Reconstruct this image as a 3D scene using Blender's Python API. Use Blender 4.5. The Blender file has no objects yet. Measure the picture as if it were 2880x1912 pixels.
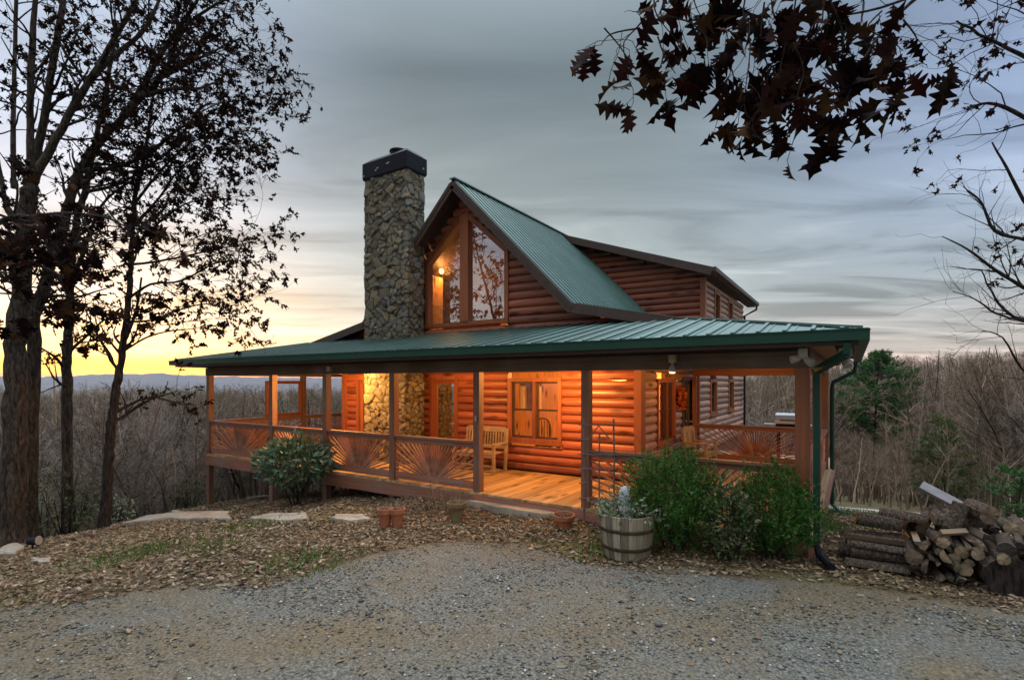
import bpy, math, random
import numpy as np
from mathutils import Vector, Matrix, noise as mnoise

R = math.radians
C = bpy.context.scene.collection
scene = bpy.context.scene
random.seed(7)
np.random.seed(7)

# ------------------------------------------------------------------ camera
EYE = 2.05
YAW = R(33.15)
FPX = 1467.0                      # focal length in photo pixels (2880 wide)
cam_d = bpy.data.cameras.new('camera')
cam = bpy.data.objects.new('camera', cam_d)
C.objects.link(cam)
cam.location = (0, 0, EYE)
cam.rotation_euler = (R(90), 0, YAW)
cam_d.sensor_width = 36
cam_d.lens = 36 * FPX / 2880
cam_d.shift_y = 119 / 2880
cam_d.clip_start = 0.05
cam_d.clip_end = 30000
scene.camera = cam
FW = (-math.sin(YAW), math.cos(YAW))
RT = (math.cos(YAW), math.sin(YAW))

# ------------------------------------------------------------------ view
scene.view_settings.view_transform = 'Standard'
scene.view_settings.look = 'None'
scene.view_settings.exposure = 0.27
scene.view_settings.gamma = 1
scene.cycles.use_denoising = True
scene.cycles.max_bounces = 6
scene.cycles.diffuse_bounces = 3
scene.cycles.glossy_bounces = 3
scene.cycles.transparent_max_bounces = 12
scene.cycles.sample_clamp_indirect = 4.0
scene.cycles.caustics_reflective = False
scene.cycles.caustics_refractive = False

# ------------------------------------------------------------------ sky and sun
SUN_AZ = math.atan2(-0.938, 0.347)     # towards the glow on the left horizon
SUN_EL = R(3)


def build_world():
    w = bpy.data.worlds.new('World')
    scene.world = w
    w.use_nodes = True
    nt = w.node_tree
    nt.nodes.clear()
    N, L = nt.nodes.new, nt.links.new
    out = N('ShaderNodeOutputWorld')
    sky = N('ShaderNodeTexSky')
    sky.sky_type = 'NISHITA'
    sky.sun_disc = False
    sky.sun_elevation = SUN_EL
    sky.sun_rotation = SUN_AZ
    b0 = N('ShaderNodeBackground')
    L(sky.outputs[0], b0.inputs[0])
    b0.inputs[1].default_value = 0.05
    geo = N('ShaderNodeTexCoord')
    sep = N('ShaderNodeSeparateXYZ')
    L(geo.outputs['Generated'], sep.inputs[0])

    def m(op, a, b=None, clamp=False):
        n = N('ShaderNodeMath')
        n.operation = op
        n.use_clamp = clamp
        for i, q in enumerate((a, b)):
            if q is None:
                continue
            if isinstance(q, (int, float)):
                n.inputs[i].default_value = q
            else:
                L(q, n.inputs[i])
        return n.outputs[0]

    def ramp(fac, stops, interp='EASE'):
        n = N('ShaderNodeValToRGB')
        n.color_ramp.interpolation = interp
        e = n.color_ramp.elements
        while len(e) > 1:
            e.remove(e[0])
        for i, (p, c) in enumerate(stops):
            q = e[0] if i == 0 else e.new(p)
            q.position = p
            q.color = (*c, 1)
        L(fac, n.inputs[0])
        return n.outputs[0]

    def mix(fac, a, b, mode='MIX'):
        n = N('ShaderNodeMix')
        n.data_type = 'RGBA'
        n.blend_type = mode
        for k, q in ((0, fac), (6, a), (7, b)):
            if isinstance(q, (int, float)):
                n.inputs[k].default_value = q
            elif isinstance(q, tuple):
                n.inputs[k].default_value = (*q, 1)
            else:
                L(q, n.inputs[k])
        return n.outputs[2]

    x, y, z = sep.outputs[0], sep.outputs[1], sep.outputs[2]
    right = m('ADD', m('MULTIPLY', x, RT[0]), m('MULTIPLY', y, RT[1]))
    fwd = m('ADD', m('MULTIPLY', x, FW[0]), m('MULTIPLY', y, FW[1]))
    zc = m('MAXIMUM', z, 0.0)
    # grey cloud deck by height; unseen zenith brightened to add fill light
    base = ramp(zc, [(0.0, (0.86, 0.56, 0.45)), (0.030, (0.72, 0.56, 0.50)), (0.055, (0.52, 0.48, 0.47)), (0.09, (0.42, 0.42, 0.44)),
                     (0.17, (0.36, 0.40, 0.42)), (0.26, (0.33, 0.375, 0.39)), (0.36, (0.225, 0.265, 0.275)),
                     (0.50, (0.14, 0.175, 0.19)), (0.62, (0.30, 0.36, 0.40)), (0.74, (2.9, 3.1, 3.4)), (1.0, (4.2, 4.4, 4.7))])
    # the deck thins to blue towards both sides
    sidey = m('MULTIPLY', m('SUBTRACT', m('ABSOLUTE', right), 0.12), 1.9, True)
    sidey = m('MULTIPLY', sidey, sidey)
    hi = m('MULTIPLY', m('SUBTRACT', zc, 0.10), 4.0, True)
    base = mix(m('MULTIPLY', m('MULTIPLY', sidey, hi), 0.85), base, (0.34, 0.44, 0.68))
    # bright clear opening behind the left trees
    lw = m('MULTIPLY', m('MULTIPLY', m('ADD', right, 0.12), -1.0), 2.0, True)
    lw = m('MULTIPLY', lw, lw)
    lw2 = m('MULTIPLY', lw, m('GREATER_THAN', fwd, -0.25))
    base = mix(m('MULTIPLY', lw2, 0.75), base, (0.60, 0.70, 0.86))
    # sky behind the viewer
    back = m('MULTIPLY', m('MULTIPLY', fwd, -1.0), 2.0, True)
    base = mix(m('MULTIPLY', back, 0.45), base, (0.62, 0.55, 0.53))
    # streaks of cloud, drawn out sideways
    den = m('ADD', zc, 0.06)
    cmb = N('ShaderNodeCombineXYZ')
    L(m('MULTIPLY', m('DIVIDE', right, den), 0.55), cmb.inputs[0])
    L(m('MULTIPLY', m('DIVIDE', fwd, den), 1.5), cmb.inputs[1])
    n1 = N('ShaderNodeTexNoise')
    n1.inputs['Scale'].default_value = 1.05
    n1.inputs['Detail'].default_value = 7
    n1.inputs['Roughness'].default_value = 0.55
    n1.inputs['Distortion'].default_value = 0.6
    L(cmb.outputs[0], n1.inputs['Vector'])
    st = ramp(n1.outputs[0], [(0.34, (0.50, 0.51, 0.53)), (0.5, (0.98, 0.98, 0.99)), (0.64, (1.42, 1.36, 1.32))])
    stamt = ramp(zc, [(0.0, (0.8,) * 3), (0.14, (0.95,) * 3), (0.26, (0.75,) * 3), (0.5, (0.45,) * 3)])
    sepA = N('ShaderNodeSeparateColor')
    L(stamt, sepA.inputs[0])
    base = mix(sepA.outputs[0], base, mix(1.0, base, st, 'MULTIPLY'))
    # sunset glow along the left horizon
    az = m('ADD', m('MULTIPLY', x, -0.938), m('MULTIPLY', y, 0.347))
    az = m('POWER', m('MAXIMUM', az, 0.0), 2.2)
    gl = ramp(zc, [(0.0, (1.3, 0.36, 0.01)), (0.020, (1.3, 0.42, 0.01)), (0.032, (1.15, 0.60, 0.10)), (0.047, (0.90, 0.78, 0.54)),
                   (0.09, (0.74, 0.75, 0.71)), (0.30, (0.5, 0.52, 0.5))])
    gfac = ramp(zc, [(0.0, (1,) * 3), (0.05, (0.95,) * 3), (0.13, (0.5,) * 3), (0.28, (0.08,) * 3), (0.42, (0,) * 3)])
    sepB = N('ShaderNodeSeparateColor')
    L(gfac, sepB.inputs[0])
    gstreak = m('MULTIPLY', m('SUBTRACT', n1.outputs[0], 0.32), 3.2, True)
    glow = mix(1.0, gl, mix(gstreak, (0.62, 0.56, 0.56), (1.08, 1.06, 1.04)), 'MULTIPLY')
    base = mix(m('MULTIPLY', az, sepB.outputs[0], True), base, glow)
    # pink rim low on the right
    b1 = N('ShaderNodeBackground')
    L(base, b1.inputs[0])
    b1.inputs[1].default_value = 0.83
    add = N('ShaderNodeAddShader')
    L(b0.outputs[0], add.inputs[0])
    L(b1.outputs[0], add.inputs[1])
    L(add.outputs[0], out.inputs[0])


build_world()
sun_d = bpy.data.lights.new('sun', 'SUN')
sun_d.energy = 0.5
sun_d.angle = R(12)
sun_d.color = (1.0, 0.72, 0.45)
sun = bpy.data.objects.new('sun', sun_d)
C.objects.link(sun)
_sd = Vector((math.sin(SUN_AZ) * math.cos(SUN_EL), math.cos(SUN_AZ) * math.cos(SUN_EL), math.sin(SUN_EL)))
sun.rotation_euler = _sd.to_track_quat('Z', 'Y').to_euler()

# ------------------------------------------------------------------ helpers


def px(u, v, depth):
    """world point of a photo pixel at a distance along the view axis"""
    r, up = (u - 1440) / FPX, (1075 - v) / FPX
    return Vector((depth * (FW[0] + RT[0] * r), depth * (FW[1] + RT[1] * r), EYE + depth * up))


def camxy(rt, dp):
    return (FW[0] * dp + RT[0] * rt, FW[1] * dp + RT[1] * rt)


class MB:
    def __init__(self):
        self.v, self.f, self.m = [], [], []

    def add(self, verts, faces, mat=0):
        o = len(self.v)
        self.v += [tuple(p) for p in verts]
        for f in faces:
            self.f.append(tuple(i + o for i in f))
            self.m.append(mat)
        return self

    def box(self, x0, x1, y0, y1, z0, z1, mat=0):
        v = [(x0, y0, z0), (x1, y0, z0), (x1, y1, z0), (x0, y1, z0), (x0, y0, z1), (x1, y0, z1), (x1, y1, z1), (x0, y1, z1)]
        f = [(0, 3, 2, 1), (4, 5, 6, 7), (0, 1, 5, 4), (1, 2, 6, 5), (2, 3, 7, 6), (3, 0, 4, 7)]
        return self.add(v, f, mat)

    def beam(self, p0, p1, w, h, up=(0, 0, 1), mat=0):
        p0, p1 = Vector(p0), Vector(p1)
        d = (p1 - p0).normalized()
        s = d.cross(Vector(up))
        if s.length < 1e-4:
            s = d.cross(Vector((1, 0, 0)))
        s.normalize()
        t = s.cross(d).normalized()
        s, t = s * (w / 2), t * (h / 2)
        v = [p0 - s - t, p0 + s - t, p0 + s + t, p0 - s + t, p1 - s - t, p1 + s - t, p1 + s + t, p1 - s + t]
        f = [(0, 1, 2, 3), (7, 6, 5, 4), (0, 4, 5, 1), (1, 5, 6, 2), (2, 6, 7, 3), (3, 7, 4, 0)]
        return self.add(v, f, mat)

    def tube(self, pts, rad, n=6, cap=True, mat=0):
        pts = [Vector(p) for p in pts]
        if isinstance(rad, (int, float)):
            rad = [rad] * len(pts)
        rings = []
        ref = None
        for i, p in enumerate(pts):
            a, b = pts[max(i - 1, 0)], pts[min(i + 1, len(pts) - 1)]
            d = (b - a)
            if d.length < 1e-7:
                d = Vector((0, 0, 1))
            d.normalize()
            if ref is None:
                ref = d.orthogonal().normalized()
            ref = (ref - d * ref.dot(d))
            if ref.length < 1e-5:
                ref = d.orthogonal()
            ref.normalize()
            q = d.cross(ref)
            rings.append([p + (ref * math.cos(2 * math.pi * k / n) + q * math.sin(2 * math.pi * k / n)) * rad[i] for k in range(n)])
        v = [x for rg in rings for x in rg]
        f = []
        for i in range(len(pts) - 1):
            for k in range(n):
                k2 = (k + 1) % n
                f.append((i * n + k, i * n + k2, (i + 1) * n + k2, (i + 1) * n + k))
        if cap:
            f.append(tuple(range(n - 1, -1, -1)))
            f.append(tuple((len(pts) - 1) * n + k for k in range(n)))
        return self.add(v, f, mat)

    def lathe(self, cx, cy, prof, n=24, mat=0, closed=True):
        v = []
        for r, z in prof:
            for k in range(n):
                a = 2 * math.pi * k / n
                v.append((cx + r * math.cos(a), cy + r * math.sin(a), z))
        f = []
        for i in range(len(prof) - 1):
            for k in range(n):
                k2 = (k + 1) % n
                f.append((i * n + k, i * n + k2, (i + 1) * n + k2, (i + 1) * n + k))
        if closed:
            f.append(tuple(range(n - 1, -1, -1)))
            f.append(tuple((len(prof) - 1) * n + k for k in range(n)))
        return self.add(v, f, mat)

    def slab(self, poly, th, mats=(0, 1, 2)):
        n = len(poly)
        a, b, c = (Vector(poly[i]) for i in range(3))
        nr = (b - a).cross(c - a).normalized()
        top = [Vector(p) for p in poly]
        bot = [p - nr * th for p in top]
        o = len(self.v)
        self.v += [tuple(p) for p in top + bot]
        self.f.append(tuple(range(o, o + n))); self.m.append(mats[0])
        self.f.append(tuple(range(o + 2 * n - 1, o + n - 1, -1))); self.m.append(mats[1])
        for i in range(n):
            j = (i + 1) % n
            self.f.append((o + i, o + n + i, o + n + j, o + j)); self.m.append(mats[2])
        return self

    def build(self, name, mats, parent=None, smooth=False, local=False):
        off = Vector((0, 0, 0))
        if parent is not None and not local:
            r = parent
            while r.parent is not None:
                r = r.parent
            off = r.location
        me = bpy.data.meshes.new(name)
        va = np.array(self.v, dtype=float).reshape(-1, 3) - np.array(off)
        me.from_pydata(va.tolist(), [], self.f)
        if not isinstance(mats, (list, tuple)):
            mats = [mats]
        for q in mats:
            me.materials.append(q)
        if len(mats) > 1:
            me.polygons.foreach_set('material_index', self.m)
        if smooth:
            me.polygons.foreach_set('use_smooth', [True] * len(self.f))
        me.update()
        o = bpy.data.objects.new(name, me)
        C.objects.link(o)
        if parent is not None:
            o.parent = parent
        return o


def np_mesh(name, verts, quads, mat, parent=None, smooth=False, mat_index=None):
    """fast mesh from numpy arrays, faces all of one size"""
    me = bpy.data.meshes.new(name)
    k = quads.shape[1]
    me.vertices.add(len(verts))
    me.vertices.foreach_set('co', verts.astype(np.float32).ravel())
    me.loops.add(quads.size)
    me.loops.foreach_set('vertex_index', quads.astype(np.int32).ravel())
    me.polygons.add(len(quads))
    me.polygons.foreach_set('loop_start', np.arange(0, quads.size, k, dtype=np.int32))
    me.polygons.foreach_set('loop_total', np.full(len(quads), k, dtype=np.int32))
    for q in (mat if isinstance(mat, (list, tuple)) else [mat]):
        me.materials.append(q)
    if mat_index is not None:
        me.polygons.foreach_set('material_index', mat_index.astype(np.int32))
    if smooth:
        me.polygons.foreach_set('use_smooth', np.ones(len(quads), dtype=bool))
    me.update(calc_edges=True)
    o = bpy.data.objects.new(name, me)
    C.objects.link(o)
    if parent is not None:
        o.parent = parent
    return o


def tag(o, label, cat, group=None, kind=None):
    if label:
        o['label'] = label
    if cat:
        o['category'] = cat
    if group:
        o['group'] = group
    if kind:
        o['kind'] = kind
    return o


def thing(name, loc, label, cat, group=None, rz=0):
    o = bpy.data.objects.new(name, None)
    C.objects.link(o)
    o.location = loc
    o.rotation_euler = (0, 0, rz)
    o.empty_display_size = 0.2
    return tag(o, label, cat, group)


def copy_tree(o, parent=None):
    c = o.copy()
    C.objects.link(c)
    if parent is not None:
        c.parent = parent
    for ch in list(o.children):
        copy_tree(ch, c)
    return c


# ------------------------------------------------------------------ materials


def new_mat(name):
    m = bpy.data.materials.new(name)
    m.use_nodes = True
    nt = m.node_tree
    return m, nt, nt.nodes['Principled BSDF']


def lk(nt, a, b):
    nt.links.new(a, b)


def node(nt, t, **kw):
    n = nt.nodes.new(t)
    for k, v in kw.items():
        if k in n.inputs:
            n.inputs[k].default_value = v
        else:
            setattr(n, k, v)
    return n


def cramp(nt, fac, stops):
    n = nt.nodes.new('ShaderNodeValToRGB')
    e = n.color_ramp.elements
    while len(e) > 1:
        e.remove(e[0])
    for i, (p, c) in enumerate(stops):
        q = e[0] if i == 0 else e.new(p)
        q.position = p
        q.color = (*c, 1) if len(c) == 3 else c
    lk(nt, fac, n.inputs[0])
    return n.outputs[0]


def mixc(nt, fac, a, b, mode='MIX'):
    n = nt.nodes.new('ShaderNodeMix')
    n.data_type = 'RGBA'
    n.blend_type = mode
    for k, q in ((0, fac), (6, a), (7, b)):
        if isinstance(q, (int, float)):
            n.inputs[k].default_value = q
        elif isinstance(q, tuple):
            n.inputs[k].default_value = (*q, 1)
        else:
            lk(nt, q, n.inputs[k])
    return n.outputs[2]


def coords(nt, scale=(1, 1, 1), kind='Object'):
    tc = nt.nodes.new('ShaderNodeTexCoord')
    mp = nt.nodes.new('ShaderNodeMapping')
    mp.inputs['Scale'].default_value = scale
    lk(nt, tc.outputs[kind], mp.inputs[0])
    return mp.outputs[0]


def bump(nt, bs, h, strength=0.4, dist=0.02):
    b = node(nt, 'ShaderNodeBump')
    b.inputs['Strength'].default_value = strength
    b.inputs['Distance'].default_value = dist
    lk(nt, h, b.inputs['Height'])
    lk(nt, b.outputs[0], bs.inputs['Normal'])


def sc(c, k):
    return tuple(min(1, x * k) for x in c)


def simple(name, col, rough=0.6, metal=0.0, var=0.25, scale=8, bmp=0.2, island=False, spec=0.5, two=None):
    m, nt, bs = new_mat(name)
    n = node(nt, 'ShaderNodeTexNoise', Scale=scale, Detail=5)
    lk(nt, coords(nt), n.inputs['Vector'])
    c = cramp(nt, n.outputs[0], [(0.3, sc(col, 1 - var)), (0.7, two or sc(col, 1 + var))])
    if island:
        g = node(nt, 'ShaderNodeNewGeometry')
        c = mixc(nt, 1.0, c, cramp(nt, g.outputs['Random Per Island'], [(0, (0.6,) * 3), (1, (1.35,) * 3)]), 'MULTIPLY')
    lk(nt, c, bs.inputs['Base Color'])
    bs.inputs['Roughness'].default_value = rough
    bs.inputs['Metallic'].default_value = metal
    bs.inputs['Specular IOR Level'].default_value = spec
    if bmp:
        bump(nt, bs, n.outputs[0], bmp, 0.01)
    return m


def wood(name, col, axis='X', rough=0.55, var=0.35, grain=14, knots=0.0, spec=0.4, stain=0.0, coat=0.0):
    m, nt, bs = new_mat(name)
    s = {'X': (0.6, grain, grain), 'Y': (grain, 0.6, grain), 'Z': (grain, grain, 0.6), 'A': (4, 4, 4)}[axis]
    n = node(nt, 'ShaderNodeTexNoise', Scale=1.6, Detail=6, Roughness=0.6, Distortion=0.6)
    lk(nt, coords(nt, s), n.inputs['Vector'])
    c = cramp(nt, n.outputs[0], [(0.25, sc(col, 1 - var)), (0.5, col), (0.75, sc(col, 1 + var))])
    g = node(nt, 'ShaderNodeNewGeometry')
    c = mixc(nt, 1.0, c, cramp(nt, g.outputs['Random Per Island'], [(0, (0.58,) * 3), (1, (1.3,) * 3)]), 'MULTIPLY')
    if knots:
        s2 = {'X': (1.5, 5, 5), 'Y': (5, 1.5, 5), 'Z': (5, 5, 1.5), 'A': (3, 3, 3)}[axis]
        vo = node(nt, 'ShaderNodeTexVoronoi', Scale=1.0)
        lk(nt, coords(nt, s2), vo.inputs['Vector'])
        k = cramp(nt, vo.outputs['Distance'], [(0.10, (1,) * 3), (0.20, (0.6,) * 3), (0.32, (0,) * 3)])
        c = mixc(nt, k, c, sc(col, 0.22))
    if knots:
        s3 = {'X': (0.35, 26, 26), 'Y': (26, 0.35, 26), 'Z': (26, 26, 0.35), 'A': (6, 6, 6)}[axis]
        n3 = node(nt, 'ShaderNodeTexNoise', Scale=1.0, Detail=3)
        lk(nt, coords(nt, s3), n3.inputs['Vector'])
        c = mixc(nt, cramp(nt, n3.outputs[0], [(0.62, (0,) * 3), (0.68, (0.75,) * 3)]), c, sc(col, 0.25))
    if stain:
        n2 = node(nt, 'ShaderNodeTexNoise', Scale=1.3, Detail=4)
        lk(nt, coords(nt), n2.inputs['Vector'])
        f = cramp(nt, n2.outputs[0], [(0.45, (0,) * 3), (0.7, (stain,) * 3)])
        c = mixc(nt, f, c, (0.22, 0.19, 0.16))
    lk(nt, c, bs.inputs['Base Color'])
    bs.inputs['Roughness'].default_value = rough
    bs.inputs['Specular IOR Level'].default_value = spec
    bs.inputs['Coat Weight'].default_value = coat
    bs.inputs['Coat Roughness'].default_value = 0.3
    bump(nt, bs, n.outputs[0], 0.35, 0.006)
    return m


def leaf_mat(name, cols, rough=0.7, trans=0.25, spec=0.3):
    m, nt, bs = new_mat(name)
    g = node(nt, 'ShaderNodeNewGeometry')
    k = len(cols)
    c = cramp(nt, g.outputs['Random Per Island'], [((i + 0.0) / max(1, k - 1), q) for i, q in enumerate(cols)])
    n = node(nt, 'ShaderNodeTexNoise', Scale=18, Detail=3)
    lk(nt, coords(nt), n.inputs['Vector'])
    c = mixc(nt, 1.0, c, cramp(nt, n.outputs[0], [(0.3, (0.7,) * 3), (0.7, (1.25,) * 3)]), 'MULTIPLY')
    lk(nt, c, bs.inputs['Base Color'])
    bs.inputs['Roughness'].default_value = rough
    bs.inputs['Specular IOR Level'].default_value = spec
    if trans:
        tr = node(nt, 'ShaderNodeBsdfTranslucent')
        lk(nt, c, tr.inputs[0])
        mx = node(nt, 'ShaderNodeMixShader')
        mx.inputs[0].default_value = trans
        lk(nt, bs.outputs[0], mx.inputs[1])
        lk(nt, tr.outputs[0], mx.inputs[2])
        lk(nt, mx.outputs[0], nt.nodes['Material Output'].inputs[0])
    return m


def glass_mat(name, refl=0.35, tint=(1, 1, 1)):
    m, nt, bs = new_mat(name)
    gl = node(nt, 'ShaderNodeBsdfGlossy')
    gl.inputs['Roughness'].default_value = 0.01
    gl.inputs[0].default_value = (0.95, 0.95, 0.95, 1)
    tr = node(nt, 'ShaderNodeBsdfTransparent')
    tr.inputs[0].default_value = (*tint, 1)
    fr = node(nt, 'ShaderNodeLayerWeight')
    fr.inputs[0].default_value = 0.5
    pw = node(nt, 'ShaderNodeMath')
    pw.operation = 'POWER'
    lk(nt, fr.outputs['Facing'], pw.inputs[0])
    pw.inputs[1].default_value = 4.0
    ml = node(nt, 'ShaderNodeMath')
    ml.operation = 'MULTIPLY_ADD'
    lk(nt, pw.outputs[0], ml.inputs[0])
    ml.inputs[1].default_value = 1 - refl
    ml.inputs[2].default_value = refl
    mx = node(nt, 'ShaderNodeMixShader')
    lk(nt, ml.outputs[0], mx.inputs[0])
    lk(nt, tr.outputs[0], mx.inputs[1])
    lk(nt, gl.outputs[0], mx.inputs[2])
    lk(nt, mx.outputs[0], nt.nodes['Material Output'].inputs[0])
    return m


def emit_mat(name, col, strength):
    m, nt, bs = new_mat(name)
    bs.inputs['Base Color'].default_value = (*col, 1)
    bs.inputs['Emission Color'].default_value = (*col, 1)
    bs.inputs['Emission Strength'].default_value = strength
    return m


LOG = (0.33, 0.098, 0.048)
M = {}
M['log_x'] = wood('stained_log', LOG, 'X', 0.42, 0.35, 12, 0.9, 0.5)
M['log_y'] = wood('sky_sheen_log', (0.40, 0.24, 0.17), 'Y', 0.40, 0.3, 12, 0.5, 0.5)  # paler copy of the log stain, sky sheen put into the colour
M['trim_z'] = wood('red_trim_upright', (0.26, 0.085, 0.035), 'Z', 0.5, 0.3, 12)
M['trim_x'] = wood('red_trim_level', (0.26, 0.085, 0.035), 'X', 0.5, 0.3, 12)
M['post'] = wood('porch_post_timber', (0.20, 0.095, 0.060), 'Z', 0.6, 0.4, 10, 0.0, 0.35, 0.5)
M['rail_x'] = wood('rail_timber_along', (0.27, 0.115, 0.070), 'X', 0.6, 0.4, 10, 0, 0.35, 0.5)
M['rail_y'] = wood('rail_timber_deep', (0.24, 0.110, 0.070), 'Y', 0.6, 0.4, 10, 0, 0.35, 0.5)
M['slat'] = wood('sunburst_slat_timber', (0.36, 0.155, 0.088), 'A', 0.6, 0.3, 6)
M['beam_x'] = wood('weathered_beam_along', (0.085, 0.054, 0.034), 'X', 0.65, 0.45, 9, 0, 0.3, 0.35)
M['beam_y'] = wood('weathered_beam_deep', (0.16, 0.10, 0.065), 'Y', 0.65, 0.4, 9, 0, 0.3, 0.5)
M['deck'] = wood('deck_boards', (0.44, 0.30, 0.15), 'Y', 0.5, 0.22, 10, 0.25, 0.4)
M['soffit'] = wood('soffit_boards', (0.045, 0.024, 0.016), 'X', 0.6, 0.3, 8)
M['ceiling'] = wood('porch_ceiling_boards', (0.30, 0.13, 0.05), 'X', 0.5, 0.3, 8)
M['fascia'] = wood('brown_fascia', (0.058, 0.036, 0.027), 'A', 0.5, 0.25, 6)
M['bench'] = wood('pale_bench_wood', (0.36, 0.265, 0.165), 'A', 0.6, 0.25, 6)
M['gutter'] = simple('dark_green_gutter', (0.007, 0.048, 0.029), 0.5, 0.0, 0.12, 3, 0.02, spec=0.3)
M['spout'] = simple('downspout_green', (0.006, 0.045, 0.028), 0.45, 0.0, 0.15, 5, 0.02, spec=0.3)
M['black'] = simple('black_painted_metal', (0.006, 0.007, 0.012), 0.55, 0.0, 0.3, 6, 0.05, spec=0.2)
M['white_metal'] = simple('white_lamp_housing', (0.34, 0.32, 0.28), 0.4, 0, 0.08, 8, 0.02)
M['glass'] = glass_mat('window_glass', 0.05)
M['gable_glass'] = glass_mat('gable_glass', 0.26)
M['door_glass'] = glass_mat('door_glass', 0.45, (0.42, 0.46, 0.42))
M['green_glass'] = glass_mat('storm_door_glass', 0.25, (0.7, 0.85, 0.75))
M['curtain'] = simple('curtain_cloth', (0.62, 0.42, 0.26), 0.8, 0, 0.15, 5, 0.1)
M['inner'] = wood('pine_panelling', (0.62, 0.34, 0.15), 'Z', 0.5, 0.25, 8, 0.3)
M['found'] = simple('foundation_block', (0.10, 0.095, 0.09), 0.85, 0, 0.3, 5, 0.3)
M['bulb'] = emit_mat('lit_bulb', (1.0, 0.55, 0.14), 7)
M['terracotta'] = simple('terracotta', (0.34, 0.115, 0.055), 0.75, 0, 0.35, 9, 0.2)
M['mossy_clay'] = simple('mossy_terracotta', (0.26, 0.12, 0.06), 0.8, 0, 0.5, 7, 0.25, two=(0.22, 0.20, 0.09))
M['barrel'] = wood('barrel_staves', (0.27, 0.235, 0.165), 'Z', 0.75, 0.4, 12, 0, 0.3)
M['hoop'] = simple('rusty_hoop', (0.055, 0.038, 0.022), 0.7, 0.3, 0.5, 20, 0.2)
M['soil'] = simple('potting_soil', (0.035, 0.026, 0.018), 0.9, 0, 0.4, 30, 0.5)
M['cactus'] = simple('pale_woolly', (0.42, 0.45, 0.46), 0.9, 0, 0.45, 60, 0.6)
M['flag'] = simple('flagstone', (0.29, 0.255, 0.195), 0.85, 0, 0.3, 3.5, 0.4)
M['bark'] = None
M['stick'] = wood('trellis_stick', (0.19, 0.13, 0.10), 'A', 0.7, 0.3, 6)
M['plank'] = wood('grey_plank', (0.19, 0.19, 0.20), 'X', 0.7, 0.25, 10)
M['steel'] = simple('grill_steel', (0.55, 0.55, 0.56), 0.3, 0.8, 0.1, 6, 0.02)


def make_roof_metal():
    m, nt, bs = new_mat('green_metal_roof')
    n = node(nt, 'ShaderNodeTexNoise', Scale=1.2, Detail=6)
    lk(nt, coords(nt), n.inputs['Vector'])
    c = cramp(nt, n.outputs[0], [(0.3, (0.045, 0.125, 0.105)), (0.7, (0.075, 0.18, 0.155))])
    lk(nt, c, bs.inputs['Base Color'])
    bs.inputs['Roughness'].default_value = 0.52
    bs.inputs['Metallic'].default_value = 0.6
    bs.inputs['Specular IOR Level'].default_value = 0.8
    bs.inputs['Coat Weight'].default_value = 1.0
    bs.inputs['Coat Roughness'].default_value = 0.5
    bump(nt, bs, n.outputs[0], 0.12, 0.02)
    return m


def make_stone():
    m, nt, bs = new_mat('chimney_stone')
    a = node(nt, 'ShaderNodeAttribute')
    a.attribute_name = 'stone'
    b = node(nt, 'ShaderNodeAttribute')
    b.attribute_name = 'mortar'
    c = cramp(nt, a.outputs['Fac'], [(0, (0.10, 0.085, 0.055)), (0.25, (0.20, 0.17, 0.105)), (0.5, (0.17, 0.155, 0.12)), (0.7, (0.27, 0.205, 0.11)),
                                     (0.85, (0.24, 0.245, 0.22)), (1, (0.08, 0.068, 0.05))])
    n = node(nt, 'ShaderNodeTexNoise', Scale=14, Detail=7, Roughness=0.65)
    lk(nt, coords(nt), n.inputs['Vector'])
    c = mixc(nt, 1.0, c, cramp(nt, n.outputs[0], [(0.3, (0.55,) * 3), (0.7, (1.35,) * 3)]), 'MULTIPLY')
    c = mixc(nt, b.outputs['Fac'], c, (0.020, 0.017, 0.013))
    lk(nt, c, bs.inputs['Base Color'])
    bs.inputs['Roughness'].default_value = 0.85
    bump(nt, bs, n.outputs[0], 0.6, 0.02)
    return m


def make_bark(name, col, scale=1.0):
    m, nt, bs = new_mat(name)
    n = node(nt, 'ShaderNodeTexNoise', Scale=7 * scale, Detail=8, Roughness=0.7, Distortion=0.4)
    lk(nt, coords(nt, (3, 3, 0.7)), n.inputs['Vector'])
    c = cramp(nt, n.outputs[0], [(0.36, sc(col, 0.22)), (0.5, col), (0.66, sc(col, 2.4))])
    lk(nt, c, bs.inputs['Base Color'])
    bs.inputs['Roughness'].default_value = 0.9
    bs.inputs['Specular IOR Level'].default_value = 0.2
    bump(nt, bs, n.outputs[0], 0.9, 0.04)
    return m


M['roof'] = make_roof_metal()
M['stone'] = make_stone()
M['bark'] = make_bark('oak_bark', (0.048, 0.038, 0.029))
M['bark_dark'] = make_bark('dark_bark', (0.030, 0.024, 0.020))
M['bark_grey'] = make_bark('grey_bark', (0.23, 0.20, 0.17))
M['bark_pale'] = make_bark('pale_bark', (0.36, 0.32, 0.28))
M['bark_brown'] = make_bark('brown_bark', (0.13, 0.10, 0.075))
M['bark_log'] = make_bark('firewood_bark', (0.085, 0.066, 0.050), 2)
M['leaf_brown'] = leaf_mat('oak_leaves_brown', [(0.012, 0.007, 0.006), (0.022, 0.010, 0.007), (0.034, 0.016, 0.009)], 0.8, 0.15, 0.06)
M['leaf_red'] = leaf_mat('oak_leaves_russet', [(0.008, 0.004, 0.004), (0.026, 0.006, 0.005), (0.011, 0.005, 0.004), (0.007, 0.004, 0.004), (0.060, 0.030, 0.012), (0.008, 0.004, 0.004), (0.014, 0.005, 0.004)], 0.8, 0.2, 0.06)
M['leaf_far_red'] = leaf_mat('leaves_russet_far', [(0.16, 0.035, 0.02), (0.22, 0.06, 0.03), (0.10, 0.03, 0.02)])
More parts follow.
